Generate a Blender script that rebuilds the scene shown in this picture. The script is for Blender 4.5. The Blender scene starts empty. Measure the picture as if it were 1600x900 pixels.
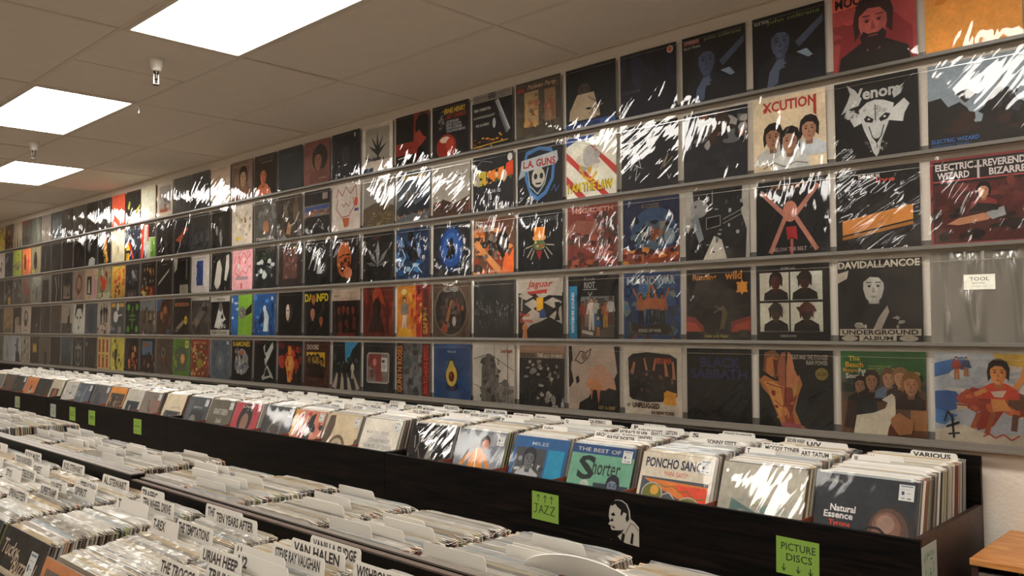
import bpy, bmesh, math, random
from mathutils import Vector, Matrix
R = math.radians
scene = bpy.context.scene
COL = scene.collection

# ------------------------------------------------------------------ camera
cam_data = bpy.data.cameras.new('camera')
cam = bpy.data.objects.new('camera', cam_data); COL.objects.link(cam)
YAW, PITCH, ROLL = 0.7637, 0.0404, -0.0081
cy_, sy_ = math.cos(YAW), math.sin(YAW)
fw = Vector((-sy_*math.cos(PITCH), cy_*math.cos(PITCH), math.sin(PITCH)))
rt = Vector((cy_, sy_, 0)); up = rt.cross(fw)
rt2 = math.cos(ROLL)*rt + math.sin(ROLL)*up
up2 = -math.sin(ROLL)*rt + math.cos(ROLL)*up
m = Matrix((rt2, up2, -fw)).transposed().to_4x4()
m.translation = Vector((1.036, -3.327, 1.6))
cam.matrix_world = m
cam_data.sensor_width = 36.0
cam_data.lens = 1316.28*36/1600
cam_data.clip_start = 0.02
scene.camera = cam

# ------------------------------------------------------------------ world, exposure
world = bpy.data.worlds.new('world'); scene.world = world
world.use_nodes = True
world.node_tree.nodes['Background'].inputs[0].default_value = (0.02, 0.02, 0.02, 1)
world.node_tree.nodes['Background'].inputs[1].default_value = 0.3
vs = scene.view_settings
vs.view_transform = 'Standard'; vs.look = 'None'; vs.gamma = 1.0; vs.use_curve_mapping = False
vs.exposure = 0.9
scene.cycles.use_denoising = True
scene.cycles.max_bounces = 8
scene.cycles.transparent_max_bounces = 24
scene.cycles.sample_clamp_indirect = 4.0
LAMP_POWER = 11.0

# ------------------------------------------------------------------ colour
def lin(v): return v/12.92 if v <= 0.04045 else ((v+0.055)/1.055)**2.4
def hexc(s):
    if len(s) == 3: v = [int(c, 16)*17/255 for c in s]
    else: v = [int(s[i:i+2], 16)/255 for i in (0, 2, 4)]
    return tuple(lin(x) for x in v)

# ------------------------------------------------------------------ materials
def newmat(name):
    mt = bpy.data.materials.new(name); mt.use_nodes = True
    nt = mt.node_tree
    return mt, nt, nt.nodes, nt.links, nt.nodes['Principled BSDF']
def N(nt, t, **kw):
    n = nt.nodes.new(t)
    for k, v in kw.items(): setattr(n, k, v)
    return n
def noise_bump(nt, bsdf, scale, strength, dist=0.002, detail=3, coord='Object', stretch=None):
    tc = N(nt, 'ShaderNodeTexCoord'); no = N(nt, 'ShaderNodeTexNoise'); bu = N(nt, 'ShaderNodeBump')
    no.inputs['Scale'].default_value = scale; no.inputs['Detail'].default_value = detail
    src = tc.outputs[coord]
    if stretch:
        mp = N(nt, 'ShaderNodeMapping'); mp.inputs['Scale'].default_value = stretch
        nt.links.new(src, mp.inputs[0]); src = mp.outputs[0]
    nt.links.new(src, no.inputs[0]); nt.links.new(no.outputs['Fac'], bu.inputs['Height'])
    bu.inputs['Strength'].default_value = strength; bu.inputs['Distance'].default_value = dist
    nt.links.new(bu.outputs[0], bsdf.inputs['Normal'])
    return no
def plain(name, c, rough=0.5, metal=0.0, bump=None, var=None):
    mt, nt, nd, lk, b = newmat(name)
    c = hexc(c) if isinstance(c, str) else c
    b.inputs['Base Color'].default_value = (*c, 1)
    b.inputs['Roughness'].default_value = rough; b.inputs['Metallic'].default_value = metal
    no = noise_bump(nt, b, bump[0], bump[1], bump[2] if len(bump) > 2 else 0.002) if bump else None
    if var:
        tc = N(nt, 'ShaderNodeTexCoord'); n2 = N(nt, 'ShaderNodeTexNoise'); n2.inputs['Scale'].default_value = var[0]
        n2.inputs['Detail'].default_value = 5
        mx = N(nt, 'ShaderNodeMix', data_type='RGBA')
        lk.new(tc.outputs['Object'], n2.inputs[0]); lk.new(n2.outputs['Fac'], mx.inputs['Factor'])
        mx.inputs['A'].default_value = (*[x*(1-var[1]) for x in c], 1)
        mx.inputs['B'].default_value = (*[min(1, x*(1+var[1])) for x in c], 1)
        lk.new(mx.outputs['Result'], b.inputs['Base Color'])
    return mt
def colmat(name, rough=0.5, spec=0.5, bump=None):
    mt, nt, nd, lk, b = newmat(name)
    at = N(nt, 'ShaderNodeAttribute', attribute_name='Col')
    lk.new(at.outputs['Color'], b.inputs['Base Color'])
    b.inputs['Roughness'].default_value = rough; b.inputs['Specular IOR Level'].default_value = spec
    if bump: noise_bump(nt, b, bump[0], bump[1])
    return mt
M = {}
M['print'] = colmat('printed_card', 0.55, 0.3)
def mottle(mt, s1, s2, amt):
    nt = mt.node_tree; lk = nt.links; b = nt.nodes['Principled BSDF']
    at = [n for n in nt.nodes if n.type == 'ATTRIBUTE'][0]
    tc = N(nt, 'ShaderNodeTexCoord'); oi = N(nt, 'ShaderNodeObjectInfo'); mw = N(nt, 'ShaderNodeMath', operation='MULTIPLY'); mw.inputs[1].default_value = 53
    lk.new(oi.outputs['Random'], mw.inputs[0])
    prev = at.outputs['Color']
    for s, a in ((s1, amt), (s2, amt*0.8)):
        no = N(nt, 'ShaderNodeTexNoise', noise_dimensions='4D'); no.inputs['Scale'].default_value = s; no.inputs['Detail'].default_value = 4
        lk.new(tc.outputs['Object'], no.inputs['Vector']); lk.new(mw.outputs[0], no.inputs['W'])
        mr = N(nt, 'ShaderNodeMapRange'); mr.inputs['From Min'].default_value = 0.3; mr.inputs['From Max'].default_value = 0.7
        mr.inputs['To Min'].default_value = 1-a; mr.inputs['To Max'].default_value = 1+a
        lk.new(no.outputs['Fac'], mr.inputs['Value'])
        mx = N(nt, 'ShaderNodeMix', data_type='RGBA', blend_type='MULTIPLY'); mx.inputs['Factor'].default_value = 1
        lk.new(prev, mx.inputs['A']); lk.new(mr.outputs[0], mx.inputs['B']); prev = mx.outputs['Result']
    lk.new(prev, b.inputs['Base Color'])
mottle(M['print'], 14, 70, 0.13)
M['cardboard'] = colmat('sleeve_card', 0.7, 0.3)
M['card'] = colmat('white_plastic_card', 0.35, 0.5)
M['wall'] = plain('painted_wall', 'dcd2c4', 0.75, bump=(90, 0.55, 0.004), var=(1.2, 0.03))
M['room'] = plain('room_wall', 'b8aa98', 0.8, bump=(60, 0.4))
M['floor'] = plain('carpet', '857a6e', 0.95, bump=(300, 0.6, 0.004), var=(40, 0.2))
M['tile'] = plain('ceiling_tile', 'e0d4c5', 0.9, bump=(55, 0.5, 0.003), var=(9, 0.05))
M['tbar'] = plain('ceiling_bar', 'd4c7b6', 0.5, var=(5, 0.04))
M['rail'] = plain('grey_ledge', '6c675f', 0.35, var=(8, 0.06))
M['moulding'] = plain('bottom_ledge', '6e685f', 0.4, var=(8, 0.06))
M['part'] = plain('red_hardboard', '7e3a26', 0.55, var=(30, 0.25))
M['rawedge'] = plain('raw_board_edge', '54443a', 0.8, var=(25, 0.6))
M['boardgrey'] = plain('grey_board_edge', '6b6259', 0.5, var=(30, 0.15))
M['chrome'] = plain('chrome', 'c8c4bc', 0.2, 1.0)
M['brass'] = plain('dark_metal', '5c564e', 0.35, 1.0)
M['white'] = plain('white_plastic', 'd8d2c8', 0.4)
M['tag'] = colmat('paper_note', 0.6, 0.3)
# black stained wood grain
def wood(name, c1, c2, sc, rough, axis=(1, 8, 8), bump=0.25, spec=0.5):
    mt, nt, nd, lk, b = newmat(name)
    tc = N(nt, 'ShaderNodeTexCoord'); mp = N(nt, 'ShaderNodeMapping'); mp.inputs['Scale'].default_value = axis
    no = N(nt, 'ShaderNodeTexNoise'); no.inputs['Scale'].default_value = sc; no.inputs['Detail'].default_value = 6
    no.inputs['Distortion'].default_value = 1.2
    ra = N(nt, 'ShaderNodeValToRGB')
    ra.color_ramp.elements[0].position = 0.42; ra.color_ramp.elements[1].position = 0.66
    ra.color_ramp.elements[0].color = (*hexc(c1), 1); ra.color_ramp.elements[1].color = (*hexc(c2), 1)
    bu = N(nt, 'ShaderNodeBump'); bu.inputs['Strength'].default_value = bump; bu.inputs['Distance'].default_value = 0.002
    lk.new(tc.outputs['Object'], mp.inputs[0]); lk.new(mp.outputs[0], no.inputs[0]); lk.new(no.outputs['Fac'], ra.inputs[0])
    lk.new(ra.outputs[0], b.inputs['Base Color']); lk.new(no.outputs['Fac'], bu.inputs['Height']); lk.new(bu.outputs[0], b.inputs['Normal'])
    b.inputs['Roughness'].default_value = rough; b.inputs['Specular IOR Level'].default_value = spec
    return mt
M['black'] = wood('black_stained_wood', '030302', '1a110c', 3.0, 0.5, (1.0, 6, 16), 0.2, 0.15)
M['oak'] = wood('orange_wood', 'b5743c', 'd29455', 4.0, 0.4, (1.5, 9, 9))
M['darkwood'] = wood('dark_wood', '2c1a14', '402820', 4.0, 0.5)
# lamp diffuser: gives off light
mt, nt, nd, lk, b = newmat('lit_diffuser')
b.inputs['Base Color'].default_value = (0.9, 0.9, 0.9, 1)
b.inputs['Emission Color'].default_value = (1.0, 0.95, 0.875, 1); b.inputs['Emission Strength'].default_value = LAMP_POWER
M['lamp'] = mt
# clear plastic film: thin, mostly see-through, with glossy crinkled surface
def film(name, tint, big, small, rough=0.04, gain=1.0, veil=0.0):
    mt = bpy.data.materials.new(name); mt.use_nodes = True
    nt = mt.node_tree; nt.nodes.clear(); lk = nt.links
    out = N(nt, 'ShaderNodeOutputMaterial'); mix = N(nt, 'ShaderNodeMixShader')
    tr = N(nt, 'ShaderNodeBsdfTransparent'); tr.inputs[0].default_value = tint
    gl = N(nt, 'ShaderNodeBsdfGlossy'); gl.inputs['Roughness'].default_value = rough
    gl.inputs[0].default_value = (1, 1, 1, 1)
    fr = N(nt, 'ShaderNodeFresnel'); fr.inputs[0].default_value = 1.5
    mu = N(nt, 'ShaderNodeMath', operation='MULTIPLY'); mu.inputs[1].default_value = gain; mu.use_clamp = True
    tc = N(nt, 'ShaderNodeTexCoord'); oi = N(nt, 'ShaderNodeObjectInfo')
    ad = N(nt, 'ShaderNodeMath', operation='MULTIPLY'); ad.inputs[1].default_value = 37.0
    vr = N(nt, 'ShaderNodeVectorRotate', rotation_type='Y_AXIS'); an = N(nt, 'ShaderNodeMath', operation='MULTIPLY_ADD')
    an.inputs[1].default_value = R(45); an.inputs[2].default_value = R(35)
    lk.new(oi.outputs['Random'], an.inputs[0]); lk.new(an.outputs[0], vr.inputs['Angle']); lk.new(tc.outputs['Object'], vr.inputs['Vector'])
    mp = N(nt, 'ShaderNodeMapping'); mp.inputs['Scale'].default_value = (0.8, 1.0, 3.4)
    n1 = N(nt, 'ShaderNodeTexNoise', noise_dimensions='4D'); n1.inputs['Scale'].default_value = 5.0; n1.inputs['Detail'].default_value = 1.5
    n1.inputs['Distortion'].default_value = 0.7
    n2 = N(nt, 'ShaderNodeTexNoise', noise_dimensions='4D', noise_type='RIDGED_MULTIFRACTAL'); n2.inputs['Scale'].default_value = 6.0; n2.inputs['Detail'].default_value = 1.5
    n2.inputs['Distortion'].default_value = 0.9
    lk.new(vr.outputs[0], mp.inputs[0]); lk.new(oi.outputs['Random'], ad.inputs[0])
    for n in (n1, n2):
        lk.new(mp.outputs[0], n.inputs['Vector']); lk.new(ad.outputs[0], n.inputs['W'])
    b1 = N(nt, 'ShaderNodeBump'); b1.inputs['Strength'].default_value = 1.0; b1.inputs['Distance'].default_value = big
    b2 = N(nt, 'ShaderNodeBump'); b2.inputs['Strength'].default_value = 1.0; b2.inputs['Distance'].default_value = small
    lk.new(n1.outputs['Fac'], b1.inputs['Height']); lk.new(n2.outputs['Fac'], b2.inputs['Height'])
    lk.new(b1.outputs[0], b2.inputs['Normal'])
    lk.new(b2.outputs[0], gl.inputs['Normal']); lk.new(b2.outputs[0], fr.inputs['Normal'])
    lk.new(fr.outputs[0], mu.inputs[0]); lk.new(mu.outputs[0], mix.inputs[0])
    lk.new(tr.outputs[0], mix.inputs[1]); lk.new(gl.outputs[0], mix.inputs[2])
    last = mix
    if veil:
        di = N(nt, 'ShaderNodeBsdfDiffuse'); va = N(nt, 'ShaderNodeAttribute', attribute_name='Col'); lk.new(va.outputs['Color'], di.inputs[0])
        m2 = N(nt, 'ShaderNodeMixShader'); m2.inputs[0].default_value = veil
        lk.new(mix.outputs[0], m2.inputs[1]); lk.new(di.outputs[0], m2.inputs[2]); last = m2
    lk.new(last.outputs[0], out.inputs[0])
    return mt
M['film'] = film('clear_sleeve_film', (0.97, 0.97, 0.97, 1), 0.0044, 0.0013, 0.04, 1.0)
M['film_flat'] = film('smooth_sleeve_film', (0.97, 0.97, 0.97, 1), 0.0014, 0.0003, 0.05, 0.4)
M['flap'] = film('crinkled_film_edge', (0.85, 0.85, 0.85, 1), 0.006, 0.002, 0.16, 1.6, veil=0.72)
# crumpled grey foil bag look
mt, nt, nd, lk, b = newmat('grey_foil'); b.inputs['Base Color'].default_value = (0.2, 0.185, 0.16, 1)
b.inputs['Metallic'].default_value = 0.3; b.inputs['Roughness'].default_value = 0.2
noise_bump(nt, b, 7, 1.0, 0.03, 1.2, stretch=(1.8, 1, 0.35)); M['foil'] = mt

# ------------------------------------------------------------------ object helpers
def tag(o, label=None, cat=None, group=None, kind=None):
    if label: o['label'] = label
    if cat: o['category'] = cat
    if group: o['group'] = group
    if kind: o['kind'] = kind
    return o
def empty(name, loc, rz=0):
    o = bpy.data.objects.new(name, None); COL.objects.link(o)
    o.location = loc; o.rotation_euler = (0, 0, rz); o.empty_display_size = 0.05
    return o
class MB:
    """collects faces (with a colour each) and links them as one mesh object"""
    def __init__(s): s.v = []; s.f = []; s.c = []; s.mi = []
    def face(s, pts, c=(0.8, 0.8, 0.8), mi=0):
        i = len(s.v); s.v += [tuple(p) for p in pts]; s.f.append(tuple(range(i, i+len(pts)))); s.c.append(c); s.mi.append(mi)
    def box(s, a, b, c=(0.8, 0.8, 0.8), mi=0, mat=None):
        x0, y0, z0 = a; x1, y1, z1 = b
        P = [Vector(p) for p in ((x0,y0,z0),(x1,y0,z0),(x1,y1,z0),(x0,y1,z0),(x0,y0,z1),(x1,y0,z1),(x1,y1,z1),(x0,y1,z1))]
        if mat: P = [mat @ p for p in P]
        i = len(s.v); s.v += [tuple(p) for p in P]
        for q in ((0,3,2,1),(4,5,6,7),(0,1,5,4),(1,2,6,5),(2,3,7,6),(3,0,4,7)):
            s.f.append(tuple(i+k for k in q)); s.c.append(c); s.mi.append(mi)
    def lathe(s, prof, n=20, c=(0.8, 0.8, 0.8), o=(0, 0, 0), mi=0):
        i = len(s.v)
        for r, z in prof:
            for k in range(n):
                a = 2*math.pi*k/n; s.v.append((o[0]+r*math.cos(a), o[1]+r*math.sin(a), o[2]+z))
        for j in range(len(prof)-1):
            for k in range(n):
                s.f.append((i+j*n+k, i+j*n+(k+1) % n, i+(j+1)*n+(k+1) % n, i+(j+1)*n+k)); s.c.append(c); s.mi.append(mi)
    def mesh(s, name, mats):
        me = bpy.data.meshes.new(name); me.from_pydata(s.v, [], s.f)
        for q in (mats if isinstance(mats, (list, tuple)) else [mats]): me.materials.append(q)
        ca = me.color_attributes.new('Col', 'FLOAT_COLOR', 'CORNER')
        buf = []
        for f, c in zip(s.f, s.c): buf += [c[0], c[1], c[2], 1.0]*len(f)
        ca.data.foreach_set('color', buf)
        me.polygons.foreach_set('material_index', s.mi); me.update()
        return me
    def build(s, name, mats, parent=None, loc=(0, 0, 0), rot=(0, 0, 0), bevel=0):
        o = bpy.data.objects.new(name, s.mesh(name, mats)); COL.objects.link(o)
        o.location = loc; o.rotation_euler = rot
        if parent: o.parent = parent
        if bevel:
            md = o.modifiers.new('bevel', 'BEVEL'); md.width = bevel; md.segments = 2; md.limit_method = 'ANGLE'
        return o
def boxobj(name, a, b, mat, parent=None, bevel=0, origin=None):
    og = Vector(origin) if origin else Vector(((a[0]+b[0])/2, (a[1]+b[1])/2, min(a[2], b[2])))
    mb = MB(); mb.box(Vector(a)-og, Vector(b)-og)
    loc = og - (parent.location if parent else Vector((0, 0, 0)))
    return mb.build(name, mat, parent, loc, bevel=bevel)
def link_copy(o, parent=None, loc=None):
    c = o.copy(); COL.objects.link(c)
    if parent is not None: c.parent = parent
    if loc is not None: c.location = loc
    return c

# ------------------------------------------------------------------ flat print: vector drawing on a unit square
_text = {}
def text_mesh(t, bold=0.0, shear=0.0, res=2):
    k = (t, bold, shear, res)
    if k not in _text:
        cu = bpy.data.curves.new('txt', 'FONT'); cu.body = t; cu.resolution_u = res; cu.offset = bold; cu.shear = shear
        ob = bpy.data.objects.new('txt', cu)
        me = bpy.data.meshes.new_from_object(ob)
        vs_ = [(v.co.x, v.co.y) for v in me.vertices]; fs = [tuple(p.vertices) for p in me.polygons]
        if not vs_: vs_ = [(0, 0), (1, 0), (1, 1)]; fs = []
        x0 = min(v[0] for v in vs_); x1 = max(v[0] for v in vs_); y0 = min(v[1] for v in vs_); y1 = max(v[1] for v in vs_)
        w = max(1e-4, x1-x0); h = max(1e-4, y1-y0)
        _text[k] = ([((a-x0)/w, (b_-y0)/h) for a, b_ in vs_], fs)
        bpy.data.objects.remove(ob); bpy.data.curves.remove(cu); bpy.data.meshes.remove(me)
    return _text[k]
class Art:
    """draws in u,v 0..100 onto the plane y=-depth of a panel w x h (front faces -Y)"""
    def __init__(s, mb, w, h, x0=0.0, z0=0.0, y0=0.0, dz=0.00018, mi=0):
        s.mb, s.w, s.h, s.x0, s.z0, s.y = mb, w, h, x0, z0, y0; s.dz = dz; s.mi = mi
    def P(s, u, v):
        u = min(100, max(0, u)); v = min(100, max(0, v))
        return (s.x0+u/100*s.w, s.y, s.z0+v/100*s.h)
    def nx(s): s.y -= s.dz
    def poly(s, c, pts):
        s.nx()
        a = sum(pts[i][0]*pts[(i+1) % len(pts)][1]-pts[(i+1) % len(pts)][0]*pts[i][1] for i in range(len(pts)))
        if a < 0: pts = pts[::-1]
        s.mb.face([s.P(*p) for p in pts], hexc(c) if isinstance(c, str) else c, s.mi)
    def rect(s, x, y, w, h, c): s.poly(c, [(x, y), (x+w, y), (x+w, y+h), (x, y+h)])
    def ell(s, cx, cy, rx, ry, c, n=18): s.poly(c, [(cx+rx*math.cos(2*math.pi*k/n), cy+ry*math.sin(2*math.pi*k/n)) for k in range(n)])
    def line(s, c, w, pts):
        s.nx(); cc = hexc(c) if isinstance(c, str) else c
        for (x0, y0), (x1, y1) in zip(pts, pts[1:]):
            L = math.hypot(x1-x0, y1-y0) or 1; nx, ny = -(y1-y0)/L*w/2, (x1-x0)/L*w/2
            s.mb.face([s.P(x0-nx, y0-ny), s.P(x1-nx, y1-ny), s.P(x1+nx, y1+ny), s.P(x0+nx, y0+ny)], cc, s.mi); s.y -= 1e-5
    def text(s, x, y, w, h, c, t, bold=0.012, shear=0.0, rot=0, res=2):
        s.nx(); vs_, fs = text_mesh(t, bold, shear, res); cc = hexc(c)
        ca, sa = math.cos(R(rot)), math.sin(R(rot)); i = len(s.mb.v)
        for a, b_ in vs_:
            dx, dy = a*w, b_*h
            s.mb.v.append(s.P(x+dx*ca-dy*sa, y+dx*sa+dy*ca))
        for f in fs: s.mb.f.append(tuple(i+k for k in f)); s.mb.c.append(cc); s.mb.mi.append(s.mi)
    def blobs(s, seed, cnt, x, y, w, h, sx, sy, cols):
        rn = random.Random(seed)
        for i in range(cnt):
            cx, cy = x+rn.random()*w, y+rn.random()*h; a0 = rn.random()*6.3; k = rn.choice((5, 6, 7, 8))
            ux, uy = sx*(0.4+rn.random()), sy*(0.4+rn.random())
            pts = [(cx+ux*(0.55+0.6*rn.random())*math.cos(a0+6.283*j/k), cy+uy*(0.55+0.6*rn.random())*math.sin(a0+6.283*j/k)) for j in range(k)]
            s.poly(cols[rn.randrange(len(cols))], pts); s.y += s.dz*0.7
    def bust(s, cx, cy, k, skin, hair, top):
        s.poly(top, [(cx-15*k, cy), (cx-14*k, cy+8*k), (cx-5*k, cy+13*k), (cx+5*k, cy+13*k), (cx+14*k, cy+8*k), (cx+15*k, cy)])
        s.poly(hair, [(cx+a*k, cy+b_*k) for a, b_ in ((-7.6, 14), (-8.4, 22), (-7, 29), (-3, 32.5), (2, 33), (6.4, 30.5), (8.4, 25), (7.8, 15), (5, 18), (-5, 18))])
        sh = tuple(0.55*x for x in hexc(skin)); md = tuple(0.8*x for x in hexc(skin))
        s.poly(sh, [(cx+a*k, cy+b_*k) for a, b_ in ((-2.8, 9), (2.8, 9), (3.2, 15), (-3.2, 15))])
        s.poly(skin, [(cx+a*k, cy+b_*k) for a, b_ in ((-1.8, 11.8), (1.6, 11.8), (4.4, 15), (5.8, 20), (5.6, 26), (2.5, 28.6), (-2.6, 28.4), (-5.8, 25.5), (-6, 20), (-4.6, 15))])
        s.poly(md, [(cx+a*k, cy+b_*k) for a, b_ in ((0.6, 11.8), (1.6, 11.8), (4.4, 15), (5.8, 20), (5.6, 26), (3.6, 27.6), (3.0, 21), (1.6, 18))])
        s.poly(hair, [(cx+a*k, cy+b_*k) for a, b_ in ((-6.2, 24), (-2, 27.2), (3, 26.6), (6, 23), (6.2, 28), (0, 31), (-6, 28.5))])
        for sx in (-1, 1):
            s.poly(sh, [(cx+sx*1*k, cy+22.3*k), (cx+sx*2.6*k, cy+23*k), (cx+sx*4.2*k, cy+22.2*k), (cx+sx*2.6*k, cy+20.9*k)])
            s.ell(cx+sx*2.5*k, cy+21.6*k, 0.9*k, 0.6*k, hair, 6); s.line(hair, 0.55*k, [(cx+sx*1.2*k, cy+23.8*k), (cx+sx*4.2*k, cy+23.9*k)])
        s.poly(sh, [(cx-0.2*k, cy+22*k), (cx+1.2*k, cy+18*k), (cx-1*k, cy+17.8*k)])
        s.poly(sh, [(cx-2*k, cy+15.6*k), (cx, cy+16.4*k), (cx+2*k, cy+15.6*k), (cx, cy+14.6*k)])
    def fig(s, cx, y, h, skin, hair, top, legs):
        k = h/100
        s.poly(legs, [(cx-11*k, y), (cx-3*k, y), (cx, y+38*k), (cx+3*k, y), (cx+11*k, y), (cx+9*k, y+50*k), (cx-9*k, y+50*k)])
        s.poly(top, [(cx-9*k, y+46*k), (cx+9*k, y+46*k), (cx+13*k, y+80*k), (cx+4*k, y+84*k), (cx-4*k, y+84*k), (cx-13*k, y+80*k)])
        s.line(top if isinstance(top, str) else 'fff', 6*k, [(cx-12*k, y+79*k), (cx-17*k, y+48*k)])
        s.line(top if isinstance(top, str) else 'fff', 6*k, [(cx+12*k, y+79*k), (cx+17*k, y+48*k)])
        s.ell(cx, y+92*k, 7.5*k, 9*k, hair, 12); s.ell(cx, y+90*k, 5*k, 6.6*k, skin, 12)
    def run(s, spec):
        for cmd in spec.split(';'):
            a = cmd.strip().split(' ')
            k = a[0]
            if not k: continue
            f = lambda i, j: [float(q) for q in a[i:j]]
            if k == 'r': s.rect(*f(1, 5), a[5])
            elif k == 'e': s.ell(*f(1, 5), a[5])
            elif k == 'p': q = f(2, 99); s.poly(a[1], list(zip(q[::2], q[1::2])))
            elif k == 'l': q = f(3, 99); s.line(a[1], float(a[2]), list(zip(q[::2], q[1::2])))
            elif k == 'n': s.blobs(int(a[1]), int(a[2]), *f(3, 9), a[9].split(','))
            elif k == 'b': s.bust(*f(1, 4), a[4], a[5], a[6])
            elif k == 'f': s.fig(*f(1, 4), a[4], a[5], a[6], a[7])
            elif k in 'tTIV':     # text, T bold text, I slanted text, V vertical text
                x, y, w, h = f(1, 5)
                s.text(x, y, w, h, a[5], ' '.join(a[6:]), bold=0.03 if k in 'TV' else 0.008, shear=0.3 if k == 'I' else 0, rot=90 if k == 'V' else 0)
            else: raise ValueError(cmd)

ORD = ['first', 'second', 'third', 'fourth', 'fifth', 'sixth', 'seventh', 'eighth', 'ninth', 'tenth', 'eleventh', 'twelfth', 'thirteenth', 'fourteenth', 'fifteenth', 'sixteenth', 'seventeenth', 'eighteenth', 'nineteenth', 'twentieth']
def ordinal(n):   # 0-based
    if n < 20: return ORD[n]
    if n < 29: return 'twenty '+ORD[n-20]
    if n == 29: return 'thirtieth'
    return 'thirty '+ORD[n-30]

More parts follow.
